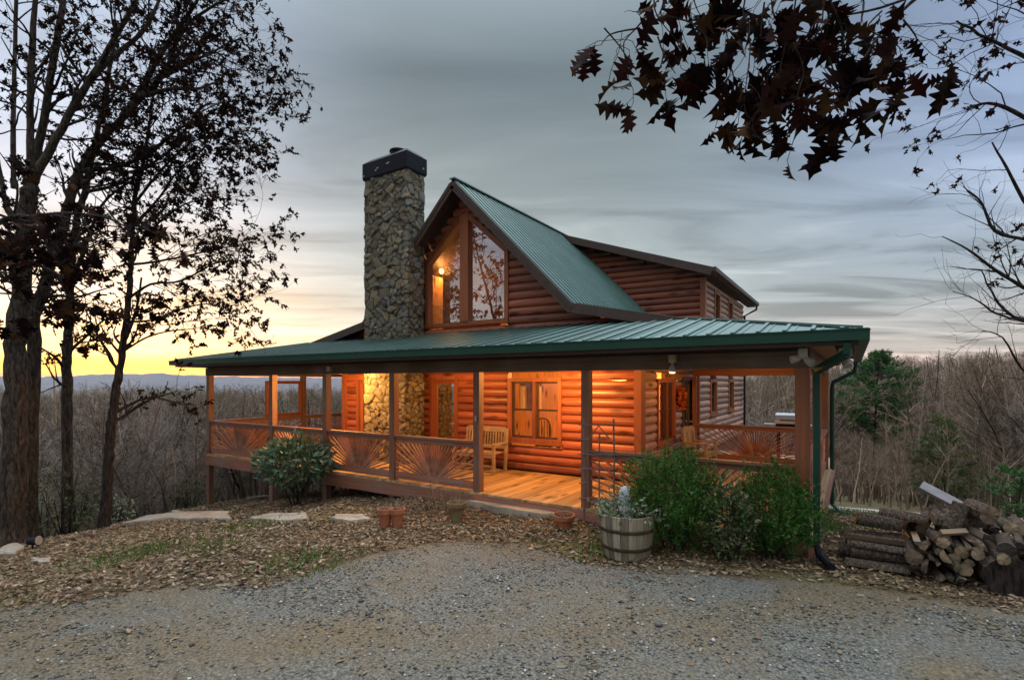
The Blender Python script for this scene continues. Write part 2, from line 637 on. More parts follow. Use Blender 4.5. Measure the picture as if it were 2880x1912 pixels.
M['litter'] = leaf_mat('fallen_leaves', [(0.07, 0.045, 0.026), (0.17, 0.115, 0.062), (0.27, 0.20, 0.115), (0.11, 0.08, 0.042), (0.40, 0.32, 0.22), (0.13, 0.07, 0.038), (0.20, 0.16, 0.08), (0.09, 0.05, 0.03)], 0.75, 0.0)
M['yew'] = leaf_mat('evergreen_sprigs', [(0.018, 0.065, 0.012), (0.035, 0.12, 0.018), (0.085, 0.20, 0.030), (0.025, 0.085, 0.015)], 0.5, 0.2)
M['rhodo'] = leaf_mat('broad_evergreen_leaves', [(0.035, 0.085, 0.045), (0.07, 0.14, 0.075), (0.15, 0.22, 0.14)], 0.4, 0.15)
M['mixed'] = leaf_mat('pale_shrub_leaves', [(0.04, 0.09, 0.03), (0.08, 0.13, 0.05), (0.26, 0.23, 0.12), (0.045, 0.085, 0.035), (0.06, 0.11, 0.04)], 0.5, 0.2)
M['varieg'] = leaf_mat('trailing_leaves', [(0.08, 0.14, 0.07), (0.20, 0.26, 0.15), (0.36, 0.38, 0.28), (0.10, 0.16, 0.09)], 0.55, 0.2)
M['pine'] = leaf_mat('pine_needles', [(0.020, 0.075, 0.018), (0.035, 0.12, 0.022), (0.05, 0.15, 0.03)], 0.6, 0.1)
M['pine_dull'] = leaf_mat('young_pine_needles', [(0.045, 0.10, 0.025), (0.07, 0.13, 0.035), (0.16, 0.085, 0.035)], 0.6, 0.1)
M['under'] = leaf_mat('undergrowth_leaves', [(0.035, 0.065, 0.018), (0.07, 0.105, 0.03), (0.10, 0.10, 0.045)], 0.6, 0.2)
M['dead'] = leaf_mat('dead_stems', [(0.20, 0.15, 0.10), (0.32, 0.26, 0.19)], 0.8, 0)
M['wreath'] = leaf_mat('wreath_leaves', [(0.55, 0.07, 0.015), (0.70, 0.15, 0.02), (0.30, 0.03, 0.015), (0.65, 0.24, 0.04)], 0.6, 0.1)
M['grass'] = leaf_mat('grass_blades', [(0.045, 0.11, 0.018), (0.085, 0.16, 0.03), (0.15, 0.17, 0.05)], 0.6, 0.2)
M['pebble'] = leaf_mat('gravel_stones', [(0.035, 0.038, 0.036), (0.11, 0.118, 0.11), (0.22, 0.225, 0.205), (0.08, 0.075, 0.055), (0.17, 0.145, 0.10), (0.06, 0.065, 0.062), (0.48, 0.48, 0.45)], 0.8, 0.0)

# ------------------------------------------------------------------ terrain


def sstep(a, b, x):
    t = np.clip((x - a) / (b - a), 0, 1)
    return t * t * (3 - 2 * t)


def H(x, y):
    x = np.asarray(x, dtype=float); y = np.asarray(y, dtype=float)
    soft = lambda q, k=0.5: 0.5 * (q + np.sqrt(q * q + k * k)) - 0.0
    z = -0.20 - 0.15 * soft(-7.2 - x, 0.8) - 0.17 * soft(y - 9.6, 0.8)
    bey = (-13.9 - 0.33 * np.clip(y, -5, 12)) - x
    z = z - np.minimum(9.0, 0.42 * soft(bey, 0.6))
    z = z - 0.10 * soft(x - 9.0, 1.0)
    d = np.hypot(x, y)
    dep = FW[0] * x + FW[1] * y
    r = (RT[0] * x + RT[1] * y) / np.maximum(dep, 1e-3)
    r = np.where(dep <= 0.1 * d, np.sign(RT[0] * x + RT[1] * y) * 3.0, np.clip(r, -3, 3))
    hc = np.interp(r, [-3, -1.0, -0.30, 0.3, 0.55, 0.75, 1.0, 3], [-8, -11.5, -12.5, -5, -3.0, 0.0, 3.5, 5])
    far = -15 + (hc + 15) * sstep(80, 175, d) - 45 * sstep(230, 900, d)
    w = sstep(50, 90, d) * (dep > -20)
    z = z * (1 - w) + far * w
    z = np.maximum(z, -60)
    return z


def hz(x, y):
    return float(H(x, y))


def groundpx(u, v, lo=2.0, hi=60.0):
    """where the sight line of a photo pixel meets the terrain"""
    d = lo
    while d < hi:
        p = px(u, v, d)
        if p.z < hz(p.x, p.y):
            return Vector((p.x, p.y, hz(p.x, p.y))), d
        d += 0.03
    p = px(u, v, hi)
    return Vector((p.x, p.y, hz(p.x, p.y))), hi


GRAV_R = [-30, -5.4, -4.0, -2.6, -1.6, -0.7, 0.2, 0.9, 2.4, 3.8, 5.2, 30]
GRAV_D = [4.2, 5.35, 5.7, 6.2, 6.9, 7.55, 7.3, 6.75, 6.2, 5.75, 5.25, 4.6]


def gravel_edge(rt):
    return np.interp(rt, GRAV_R, GRAV_D)


def make_ground_mat():
    m, nt, bs = new_mat('driveway_and_leaf_soil')
    at = node(nt, 'ShaderNodeAttribute')
    at.attribute_name = 'gravel'
    co = coords(nt)
    n0 = node(nt, 'ShaderNodeTexNoise', Scale=1.1, Detail=8, Roughness=0.68)
    lk(nt, co, n0.inputs['Vector'])
    n1 = node(nt, 'ShaderNodeTexNoise', Scale=38, Detail=4, Roughness=0.7)
    lk(nt, co, n1.inputs['Vector'])
    n2 = node(nt, 'ShaderNodeTexNoise', Scale=0.55, Detail=3)
    lk(nt, co, n2.inputs['Vector'])
    grav = cramp(nt, n1.outputs[0], [(0.3, (0.03, 0.031, 0.027)), (0.5, (0.115, 0.118, 0.10)), (0.68, (0.24, 0.24, 0.21))])
    dirt = cramp(nt, n1.outputs[0], [(0.3, (0.06, 0.046, 0.025)), (0.5, (0.135, 0.107, 0.064)), (0.7, (0.23, 0.185, 0.12))])
    # wheel tracks of pressed earth between the loose stone
    a2 = node(nt, 'ShaderNodeAttribute')
    a2.attribute_name = 'track'
    addn = node(nt, 'ShaderNodeMath')
    addn.operation = 'ADD'
    lk(nt, a2.outputs['Fac'], addn.inputs[0])
    lk(nt, n0.outputs[0], addn.inputs[1])
    drive = mixc(nt, cramp(nt, addn.outputs[0], [(0.46, (0,) * 3), (0.70, (0.9,) * 3)]), grav, dirt)
    soil = cramp(nt, n1.outputs[0], [(0.3, (0.03, 0.022, 0.013)), (0.55, (0.10, 0.072, 0.04)), (0.75, (0.19, 0.145, 0.085))])
    moss = cramp(nt, n2.outputs[0], [(0.50, (0,) * 3), (0.62, (0.75,) * 3)])
    soil = mixc(nt, moss, soil, cramp(nt, n1.outputs[0], [(0.3, (0.045, 0.055, 0.016)), (0.7, (0.16, 0.16, 0.05))]))
    f = node(nt, 'ShaderNodeMath')
    f.operation = 'ADD'
    lk(nt, at.outputs['Fac'], f.inputs[0])
    k = node(nt, 'ShaderNodeMath')
    k.operation = 'MULTIPLY_ADD'
    lk(nt, n0.outputs[0], k.inputs[0])
    k.inputs[1].default_value = 0.9
    k.inputs[2].default_value = -0.45
    lk(nt, k.outputs[0], f.inputs[1])
    col = mixc(nt, cramp(nt, f.outputs[0], [(0.42, (0,) * 3), (0.58, (1,) * 3)]), soil, drive)
    lk(nt, col, bs.inputs['Base Color'])
    bs.inputs['Roughness'].default_value = 0.9
    bs.inputs['Specular IOR Level'].default_value = 0.25
    bump(nt, bs, n1.outputs[0], 0.8, 0.02)
    return m


def build_ground():
    rad = [0.0]
    r = 1.2
    while r < 9000:
        rad.append(r)
        r *= 1.035 if r < 30 else (1.05 if r < 300 else 1.25)
    rad = np.array(rad[1:])
    fa = math.atan2(FW[1], FW[0])
    ang = np.concatenate([np.linspace(-math.pi, -R(56), 60, endpoint=False), np.linspace(-R(56), R(56), 340, endpoint=False),
                          np.linspace(R(56), math.pi, 60, endpoint=False)]) + fa
    na, nr = len(ang), len(rad)
    X = np.outer(rad, np.cos(ang)); Y = np.outer(rad, np.sin(ang))
    Z = H(X, Y)
    nz = np.zeros_like(Z)
    for i in range(nr):
        if rad[i] > 40:
            break
        for j in range(na):
            nz[i, j] = mnoise.noise((X[i, j] * 0.9, Y[i, j] * 0.9, 0)) * 0.05 + mnoise.noise((X[i, j] * 3, Y[i, j] * 3, 4)) * 0.018
    Z = Z + nz
    v = np.stack([X.ravel(), Y.ravel(), Z.ravel()], 1)
    v = np.concatenate([v, [[0, 0, hz(0, 0)]]])
    i = np.arange(nr - 1)[:, None]; j = np.arange(na)[None, :]
    j2 = (j + 1) % na
    q = np.stack([(i * na + j).ravel(), ((i + 1) * na + j).ravel(), ((i + 1) * na + j2).ravel(), (i * na + j2).ravel()], 1)
    c = len(v) - 1
    jj = np.arange(na)
    cap = np.stack([np.full(na, c), jj, (jj + 1) % na, (jj + 1) % na], 1)
    me = bpy.data.meshes.new('ground')
    faces = q.tolist() + [(c, a, b) for _, a, b, _ in cap.tolist()]
    me.from_pydata(v.tolist(), [], faces)
    me.materials.append(make_ground_mat())
    me.polygons.foreach_set('use_smooth', [True] * len(faces))
    rt = RT[0] * v[:, 0] + RT[1] * v[:, 1]; dp = FW[0] * v[:, 0] + FW[1] * v[:, 1]
    e = gravel_edge(rt) - dp
    g = np.clip(0.5 + e * 0.8, 0, 1)
    far = np.hypot(v[:, 0], v[:, 1])
    g = np.where((far > 25), 0.0, g)
    a = me.attributes.new('gravel', 'FLOAT', 'POINT')
    a.data.foreach_set('value', g.astype(np.float32))
    # two pressed tracks curving across the drive
    tc = 4.75 + 0.14 * rt + 0.02 * rt * rt
    t = 0.15 * np.exp(-((dp - tc) / 0.5) ** 2) + 0.13 * np.exp(-((dp - tc + 1.6) / 0.45) ** 2) + 0.12 * np.exp(-((dp - 7.3 + 0.1 * rt * rt) / 0.5) ** 2)
    a = me.attributes.new('track', 'FLOAT', 'POINT')
    a.data.foreach_set('value', t.astype(np.float32))
    me.update()
    o = bpy.data.objects.new('ground', me)
    C.objects.link(o)
    o['kind'] = 'structure'
    return o


ground = build_ground()
# ------------------------------------------------------------------ the cabin
XL, XR = -12.6, -3.7              # log walls, left and right
XC = -8.08                        # ridge
YF, YB = 10.35, 22.4              # front and rear wall
PY = 7.85                         # front row of porch posts
PXL, PXR = -15.55, -0.55          # side rows of posts
EZ = 2.67                         # eave height
EX0, EX1, EY = -16.2, 0.05, 7.2   # eaves
SL = 0.21
RIDGE_Z, KNEE = 6.95, 3.2
RAKE_Y = 9.76
KZ = RIDGE_Z - KNEE * 1.0156
DY = 15.9                         # dormer front
cabin = thing('log_cabin', (XC, 12.0, 0.0), 'log cabin with green metal roof, stone chimney and lit wraparound porch', 'cabin')

LH = 0.19


def log_wall(mb, axis, plane, out, a0, a1, z0, z1, openings=(), lim=None):
    """half round logs; axis the logs run along, out the sign of the outward normal"""
    prof = [(-0.10, -LH / 2), (0.005, -LH / 2)] + [(0.075 * math.cos(t), LH / 2 * math.sin(t)) for t in [R(q) for q in (-78, -55, -30, 0, 30, 55, 78)]] + [(0.005, LH / 2), (-0.10, LH / 2)]
    z = z0 + LH / 2
    row = 0
    while z < z1:
        segs = [(a0, a1)]
        if lim:
            l0, l1 = lim(z)
            segs = [(max(a0, l0), min(a1, l1))]
        for (o0, o1, oz0, oz1) in openings:
            if oz0 - LH * 0.3 < z < oz1 + LH * 0.3:
                ns = []
                for s0, s1 in segs:
                    if o1 <= s0 or o0 >= s1:
                        ns.append((s0, s1))
                    else:
                        if o0 > s0:
                            ns.append((s0, o0))
                        if o1 < s1:
                            ns.append((o1, s1))
                segs = ns
        for s0, s1 in segs:
            if s1 - s0 < 0.04:
                continue
            # butt joints now and then
            cuts = [s0, s1]
            if s1 - s0 > 3.5:
                cuts = [s0, s0 + (s1 - s0) * random.uniform(0.3, 0.7), s1]
            for c0, c1 in zip(cuts[:-1], cuts[1:]):
                k = len(prof)
                v = []
                dz = random.uniform(-0.004, 0.004)
                for c in (c0, c1 - 0.002):
                    for o, h in prof:
                        p = plane + out * o
                        v.append((c, p, z + h + dz) if axis == 'x' else (p, c, z + h + dz))
                f = [(i, (i + 1) % k, k + (i + 1) % k, k + i) for i in range(k)]
                f += [tuple(range(k - 1, -1, -1)), tuple(range(k, 2 * k))]
                mb.add(v, f)
        z += LH
        row += 1


# openings (x0, x1, z0, z1)
W_PORCH = (-6.83, -5.40, 0.68, 2.15)
D_RIGHT = (-9.20, -8.42, 0.0, 2.12)
D_LEFT = (-12.05, -11.25, 0.0, 2.12)
GAB = dict(x0=-9.38, x1=-6.86, xm=-8.12, z0=3.52, zs=5.18, zp=6.30)

mb = MB()
log_wall(mb, 'x', YF, -1, XL, XR, 0.0, 3.2, [W_PORCH, D_RIGHT, D_LEFT])


def gable_lim(z):
    h = (RIDGE_Z - 0.15 - z) / 1.0156
    if z < KZ - 0.05:                           # under the low slope
        h = max(h, EX1 - XC - (z + 0.12 - EZ) / SL)
    return XC - h, XC + h


gop = []
zz = 3.42 + LH / 2
# the trapezoid window is cut log by log
def gable_half(z):
    if z < GAB['zs']:
        return GAB['x0'], GAB['x1']
    k = (GAB['zp'] - z) / (GAB['zp'] - GAB['zs'])
    return GAB['xm'] - max(0, k) * (GAB['xm'] - GAB['x0']), GAB['xm'] + max(0, k) * (GAB['x1'] - GAB['xm'])


for i in range(20):
    z = 3.23 + LH * (i + 0.5)
    if GAB['z0'] < z + LH / 2 and z < GAB['zp']:
        a, b = gable_half(z)
        gop.append((a, b, z - 0.02, z + 0.02))
log_wall(mb, 'x', YF, -1, XL + 0.1, XR - 0.05, 3.23, 6.8, gop, gable_lim)
mb.build('log_wall', M['log_x'], cabin, smooth=False)

# dormer front wall, then the long right hand wall and the others
mb = MB()
dl = lambda z: (XC + max(0.0, (RIDGE_Z - z) / 1.0156) - 0.05, min(XR, XC + (RIDGE_Z - 0.2 - z) / 0.335))
log_wall(mb, 'x', DY, -1, -7.6, XR, 3.1, 6.7, [], dl)
mb.build('log_wall', M['log_x'], cabin)
W_SIDE = (11.44, 12.84, 0.64, 2.13)
D_SIDE = (13.55, 14.5, 0.0, 2.1)
W_REAR = [(16.6, 17.5, 1.04, 2.14), (19.4, 20.3, 1.04, 2.14)]
W_UP = [(17.15, 17.95, 3.95, 4.93), (19.3, 20.1, 3.95, 4.93)]
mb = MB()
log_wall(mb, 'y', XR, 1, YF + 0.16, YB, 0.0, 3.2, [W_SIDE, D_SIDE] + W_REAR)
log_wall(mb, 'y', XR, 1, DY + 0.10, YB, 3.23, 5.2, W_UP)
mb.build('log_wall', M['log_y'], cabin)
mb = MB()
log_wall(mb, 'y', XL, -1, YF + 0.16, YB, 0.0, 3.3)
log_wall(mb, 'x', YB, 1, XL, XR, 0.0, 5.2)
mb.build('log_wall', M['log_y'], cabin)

# corner trim
for (x0, x1, y0, y1, z0, z1) in ((XR - 0.02, XR + 0.13, YF - 0.13, YF + 0.14, 0.0, 2.50), (XL - 0.13, XL + 0.04, YF - 0.13, YF + 0.14, 0, 2.5),
                                 (XR - 0.04, XR + 0.11, DY - 0.11, DY + 0.08, 3.4, 5.12), (XR + 0.0, XR + 0.12, 15.0, 15.12, 0.0, 2.5)):
    MB().box(x0, x1, y0, y1, z0, z1).build('corner_trim', M['trim_z'], cabin)

# foundation
mb = MB()
mb.box(XL, XR - 0.1, YF + 0.02, YB, -4.0, -0.05)
mb.build('foundation', M['found'], cabin)

# inside
mb = MB()
mb.box(-12.45, -3.85, YF + 0.13, 15.7, 0.0, 0.03)
mb.build('interior_floor', M['deck'], cabin)
mb = MB()
mb.slab([(-12.36, 15.5, 0.03), (-3.995, 15.5, 0.03), (-3.995, 15.5, 2.9), (-4.95, 15.5, 3.55), (XC, 15.5, 6.75), (-11.2, 15.5, 3.55), (-12.36, 15.5, 3.3)], 0.06, (0, 0, 0))
mb.box(-12.45, -12.36, YF + 0.13, 15.5, 0.03, 3.2)
mb.box(-3.99, -3.9, YF + 0.13, 11.40, 0.03, 3.2)
mb.box(-3.99, -3.9, 12.9, 13.5, 0.03, 3.2)
mb.box(-3.99, -3.9, 14.55, 15.5, 0.03, 3.2)
mb.box(-10.6, -9.72, YF + 0.12, 11.3, 0.03, 4.2)
mb.box(-10.2, -9.721, YF + 0.12, 11.3, 4.2, 5.0)
mb.build('interior_wall', M['inner'], cabin)
mb = MB()
mb.box(-7.6, -3.95, YF + 0.12, 15.4, 2.55, 2.62)
mb.build('interior_ceiling', M['ceiling'], cabin)


# ---- windows
def frame_box(mb, axis, plane, out, a0, a1, z0, z1, w, d0, d1):
    """rectangular ring of four boards standing from plane+d0 to plane+d1"""
    p = sorted((plane + out * d0, plane + out * d1))
    for (b0, b1, c0, c1) in ((a0, a1, z1 - w, z1), (a0, a1, z0, z0 + w), (a0, a0 + w, z0 + w, z1 - w), (a1 - w, a1, z0 + w, z1 - w)):
        if axis == 'x':
            mb.box(b0, b1, p[0], p[1], c0, c1)
        else:
            mb.box(p[0], p[1], b0, b1, c0, c1)


def bar(mb, axis, plane, out, b0, b1, c0, c1, d0, d1):
    p = sorted((plane + out * d0, plane + out * d1))
    if axis == 'x':
        mb.box(b0, b1, p[0], p[1], c0, c1)
    else:
        mb.box(p[0], p[1], b0, b1, c0, c1)


def window(axis, plane, out, a0, a1, z0, z1, sashes=2, mat='trim_z', glass='glass', hung=True, trim=0.085):
    mb = MB()
    frame_box(mb, axis, plane, out, a0, a1, z0, z1, trim, -0.08, 0.095)
    sw = (a1 - a0 - 2 * trim) / sashes
    for k in range(1, sashes):
        c = a0 + trim + sw * k
        bar(mb, axis, plane, out, c - 0.035, c + 0.035, z0 + trim, z1 - trim, -0.07, 0.085)
    fr = mb.build('window', M[mat], cabin)
    mb = MB()
    bar(mb, axis, plane, out, a0 - 0.03, a1 + 0.03, z0 - 0.045, z0 - 0.002, 0.0, 0.13)
    mb.build('sill', M[mat], fr)
    for k in range(sashes):
        s0 = a0 + trim + sw * k + (0.037 if k else 0.002); s1 = a0 + trim + sw * (k + 1) - (0.037 if k < sashes - 1 else 0.002)
        mb = MB()
        frame_box(mb, axis, plane, out, s0, s1, z0 + trim + 0.002, z1 - trim - 0.002, 0.045, -0.045, 0.02)
        if hung:
            zc = (z0 + z1) / 2
            bar(mb, axis, plane, out, s0 + 0.045, s1 - 0.045, zc - 0.022, zc + 0.022, -0.043, 0.018)
        mb.build('sash', M['fascia'], fr)
        mb = MB()
        bar(mb, axis, plane, out, s0 + 0.046, s1 - 0.046, z0 + trim + 0.05, z1 - trim - 0.05, -0.020, -0.014)
        mb.build('pane', M[glass], fr)
    return fr


window('x', YF, -1, *W_PORCH)
window('y', XR, 1, *W_SIDE)
for w in W_REAR + W_UP:
    window('y', XR, 1, *w, sashes=1)


def door(axis, plane, out, a0, a1, z0, z1, mat, glass):
    mb = MB()
    p = (plane, out)
    bar(mb, axis, *p, a0 - 0.08, a0, z0, z1 + 0.08, -0.06, 0.10)
    bar(mb, axis, *p, a1, a1 + 0.08, z0, z1 + 0.08, -0.06, 0.10)
    bar(mb, axis, *p, a0, a1, z1, z1 + 0.08, -0.06, 0.10)
    d = mb.build('door', M[mat], cabin)
    mb = MB()
    frame_box(mb, axis, *p, a0 + 0.002, a1 - 0.002, z0 + 0.03, z1 - 0.002, 0.11, -0.05, 0.01)
    mb.build('door_leaf', M[mat], d)
    mb = MB()
    bar(mb, axis, *p, a0 + 0.112, a1 - 0.112, z0 + 0.142, z1 - 0.112, -0.025, -0.018)
    mb.build('pane', M[glass], d)
    mb = MB()
    bar(mb, axis, *p, a1 - 0.085, a1 - 0.03, z0 + 0.98, z0 + 1.02, 0.011, 0.07)
    mb.build('handle', M['steel'], d)
    return d


door('x', YF, -1, *D_RIGHT, 'trim_z', 'door_glass')
door('x', YF, -1, *D_LEFT, 'trim_z', 'door_glass')
door('y', XR, 1, *D_SIDE, 'fascia', 'green_glass')

# tall trapezoid gable window
x0, x1, xm, z0, zs, zp = GAB['x0'], GAB['x1'], GAB['xm'], GAB['z0'], GAB['zs'], GAB['zp']
mb = MB()
yf = YF - 0.10
mb.box(x0 - 0.05, x1 + 0.05, yf, YF + 0.08, z0 - 0.05, z0 + 0.05)
mb.box(x0 - 0.05, x0 + 0.06, yf, YF + 0.08, z0 + 0.05, zs)
mb.box(x1 - 0.06, x1 + 0.05, yf, YF + 0.08, z0 + 0.05, zs)
mb.box(xm - 0.13, xm + 0.13, yf - 0.02, YF + 0.08, z0 + 0.05, zp - 0.06)
mb.beam((x0, YF - 0.01, zs - 0.01), (xm - 0.02, YF - 0.01, zp - 0.03), 0.19, 0.12, (0, 0, 1))
mb.beam((x1, YF - 0.011, zs - 0.01), (xm + 0.02, YF - 0.011, zp - 0.03), 0.19, 0.12, (0, 0, 1))
gw = mb.build('gable_window', M['trim_z'], cabin)
for a, b in ((x0 + 0.05, xm - 0.12), (x1 - 0.05, xm + 0.12)):
    mb = MB()
    k = (zp - zs) / abs(xm - (x0 if a < xm else x1))
    zi = zs + k * abs(b - a) - 0.02
    lo, hi = min(a, b), max(a, b)
    pts = [(a, z0 + 0.04, ), (b, z0 + 0.04), (b, zi), (a, zs)]
    if a > b:
        pts = pts[::-1]
    mb.slab([(q[0], YF - 0.02, q[1]) for q in pts], 0.008, (0, 0, 0))
    mb.build('pane', M['gable_glass'], gw)

# ---- roofs
RM = [M['roof'], M['soffit'], M['fascia']]
kx0, kx1 = XC - KNEE, XC + KNEE
hipL, hipR = EX0 + (YF - EY), EX1 - (YF - EY)
zf = EZ + SL * (YF - EY)


def zsteep(x):
    return RIDGE_Z - abs(x - XC) * 1.0156


def zs_r(x):
    return EZ + SL * (EX1 - x)


def zs_l(x):
    return EZ + SL * (x - EX0)


# front porch roof
mb = MB()
mb.slab([(EX0, EY, EZ), (EX1, EY, EZ), (hipR, YF, zf), (hipL, YF, zf)], 0.06)
o = mb.build('porch_roof', RM, cabin)
rb = MB()
x = EX0 + 0.2
while x < EX1 - 0.1:
    ye = min(YF - 0.08, EY + (x - EX0) - 0.05, EY + (EX1 - x) - 0.05)
    if ye > EY + 0.05:
        rb.beam((x, EY - 0.035, EZ + 0.012 - 0.035 * SL), (x, ye, EZ + 0.012 + SL * (ye - EY)), 0.045, 0.03)
        rb.beam((x + 0.10, EY - 0.035, EZ + 0.004 - 0.035 * SL), (x + 0.10, ye - 0.05, EZ + 0.004 + SL * (ye - 0.05 - EY)), 0.02, 0.012)
    x += 0.30
rb.beam((EX1, EY, EZ + 0.02), (EX1 - (RAKE_Y - EY), RAKE_Y, EZ + 0.02 + SL * (RAKE_Y - EY)), 0.14, 0.03)
rb.beam((EX0, EY, EZ + 0.02), (EX0 + (RAKE_Y - EY), RAKE_Y, EZ + 0.02 + SL * (RAKE_Y - EY)), 0.14, 0.03)
rb.build('roof_ribs', M['roof'], o)
# side porch roofs, running up to the knee of the main roof
YE_R = 15.0
for side in (1, -1):
    ex = EX1 if side > 0 else EX0
    kx = kx1 if side > 0 else kx0
    zq = zs_r if side > 0 else zs_l
    xh = ex - side * (RAKE_Y - EY)
    ye = YE_R if side > 0 else 16.0
    poly = [(ex, EY, EZ), (ex, ye, EZ), (kx, ye, KZ), (kx, RAKE_Y, KZ), (xh, RAKE_Y, zq(xh))]
    if side < 0:
        poly = poly[::-1]
    mb = MB()
    mb.slab(poly, 0.07)
    o = mb.build('side_porch_roof', RM, cabin)
    rb = MB()
    y = EY + 0.4
    while y < ye - 0.05:
        xs = ex - side * min(y - EY, abs(ex - kx)) if y < RAKE_Y else kx
        if abs(xs - ex) > 0.1:
            rb.beam((ex, y, EZ + 0.012), (xs, y, zq(xs) + 0.012), 0.045, 0.03)
        y += 0.30
    rb.build('roof_ribs', M['roof'], o)
    # rake board of the low slope
    mb = MB()
    mb.beam((kx - side * 0.02, RAKE_Y - 0.015, KZ - 0.10), (xh, RAKE_Y - 0.015, zq(xh) - 0.10), 0.03, 0.20)
    mb.build('rake_board', M['fascia'], cabin)
# steep main roof
for side in (1, -1):
    kx = kx1 if side > 0 else kx0
    ye = DY if side > 0 else YB + 0.8
    poly = [(kx, RAKE_Y, KZ), (kx, ye, KZ), (XC, ye, RIDGE_Z), (XC, RAKE_Y, RIDGE_Z)]
    if side < 0:
        poly = poly[::-1]
    mb = MB()
    mb.slab(poly, 0.09)
    o = mb.build('main_roof', RM, cabin)
    rb = MB()
    y = RAKE_Y + 0.06
    while y < ye - 0.03:
        rb.beam((kx, y, KZ + 0.01), (XC + side * 0.03, y, RIDGE_Z - 0.02), 0.045, 0.03, (side * 0.7, 0, 0.7))
        y += 0.23
    rb.build('roof_ribs', M['roof'], o)
    mb = MB()
    a = Vector((XC + side * 0.012, RAKE_Y - 0.018, RIDGE_Z - 0.15)); b = Vector((kx, RAKE_Y - 0.018, KZ - 0.15))
    mb.beam(a, b, 0.035, 0.19)
    mb.beam(a + Vector((0, -0.022, 0.045)), b + Vector((0, -0.022, 0.045)), 0.02, 0.07)
    mb.build('rake_board', M['fascia'], cabin)
mb = MB()
mb.beam((XC, RAKE_Y - 0.03, RIDGE_Z + 0.015), (XC, YB + 0.8, RIDGE_Z + 0.015), 0.16, 0.03)
mb.build('ridge_cap', M['roof'], cabin)
# dormer
DX, DZ, DR = -3.3, 5.29, 15.3
poly = [(DX, DR, DZ), (DX, YB + 0.9, DZ), (XC + 0.02, YB + 0.9, RIDGE_Z - 0.02), (XC + 0.02, DR, RIDGE_Z - 0.02)]
mb = MB()
mb.slab(poly, 0.10)
o = mb.build('dormer_roof', RM, cabin)
mb = MB()
mb.beam((XC + 0.25, DR - 0.016, RIDGE_Z - 0.21), (DX, DR - 0.016, DZ - 0.13), 0.03, 0.22)
mb.build('rake_board', M['fascia'], cabin)
mb = MB()
mb.box(DX, DX + 0.11, DR - 0.02, YB + 0.92, DZ - 0.13, DZ - 0.01)
mb.build('gutter', M['fascia'], cabin)
mb = MB()
mb.tube([(DX + 0.05, YB + 0.75, DZ - 0.12), (DX + 0.03, YB + 0.7, DZ - 0.3), (XR + 0.12, YB - 0.1, DZ - 0.62), (XR + 0.12, YB - 0.1, 0.0)], 0.04, 6)
mb.build('downspout', M['black'], cabin)
mb = MB()
mb.box(XR + 0.08, DX - 0.01, DR + 0.05, YB + 0.85, DZ - 0.17, DZ - 0.13)
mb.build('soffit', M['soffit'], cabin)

# porch ceiling, gutters, beams
mb = MB()
mb.box(EX0 + 0.25, EX1 - 0.25, EY + 0.2, YF - 0.09, 2.52, 2.55)
mb.box(XR + 0.09, EX1 - 0.25, YF - 0.088, YE_R - 0.1, 2.522, 2.552)
mb.box(EX0 + 0.25, XL - 0.09, YF - 0.088, 15.8, 2.522, 2.552)
mb.build('porch_ceiling', M['ceiling'], cabin)
for (x0, x1, y0, y1) in ((EX0 - 0.1, EX1 + 0.1, EY - 0.115, EY - 0.005), (EX1 + 0.005, EX1 + 0.115, EY - 0.003, YE_R), (EX0 - 0.115, EX0 - 0.005, EY - 0.003, 16.0)):
    mb = MB()
    mb.box(x0, x1, y0, y1, EZ - 0.14, EZ - 0.022)
    mb.box(x0 - 0.006, x1 + 0.006, y0 - 0.012, y1, EZ - 0.022, EZ - 0.006)
    mb.build('gutter', M['gutter'], cabin)
mb = MB()
mb.box(EX0 + 0.02, EX1 - 0.02, EY + 0.0, EY + 0.03, EZ - 0.19, EZ - 0.065)
mb.box(EX1 - 0.03, EX1, EY + 0.032, YE_R, EZ - 0.19, EZ - 0.065)
mb.box(EX0, EX0 + 0.03, EY + 0.032, 16.0, EZ - 0.19, EZ - 0.065)
mb.build('fascia_board', M['fascia'], cabin)
mb = MB()
mb.box(EX0 + 0.25, EX1 - 0.25, EY + 0.032, EY + 0.198, 2.49, 2.515)
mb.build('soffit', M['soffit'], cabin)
BZ0, BZ1 = 2.24, 2.46
mb = MB()
for a, b in ((PXL - 0.09, -10.35), (-10.347, -5.9), (-5.897, PXR + 0.09)):
    mb.box(a, b, PY - 0.085, PY + 0.065, BZ0, BZ1)
mb.build('porch_beam', M['beam_x'], cabin)
mb = MB()
mb.box(PXL - 0.05, PXR + 0.05, PY - 0.055, PY + 0.035, BZ1, 2.518)
mb.build('shadow_strip', M['soffit'], cabin)  # dark strip closing the gap, standing in for shadow above the beam
mb = MB()
mb.box(PXR - 0.075, PXR + 0.075, PY + 0.068, 14.5, BZ0, BZ1 + 0.05)
mb.build('porch_beam', M['beam_y'], cabin)
mb = MB()
mb.box(PXL - 0.075, PXL + 0.075, PY + 0.068, 15.5, BZ0, BZ1 + 0.05)
mb.build('porch_beam', M['beam_y'], cabin)
mb = MB()
mb.box(XR + 0.12, PXR - 0.08, 14.32, 14.46, BZ0 - 0.02, BZ1 + 0.05)
mb.build('porch_beam', M['trim_x'], cabin)

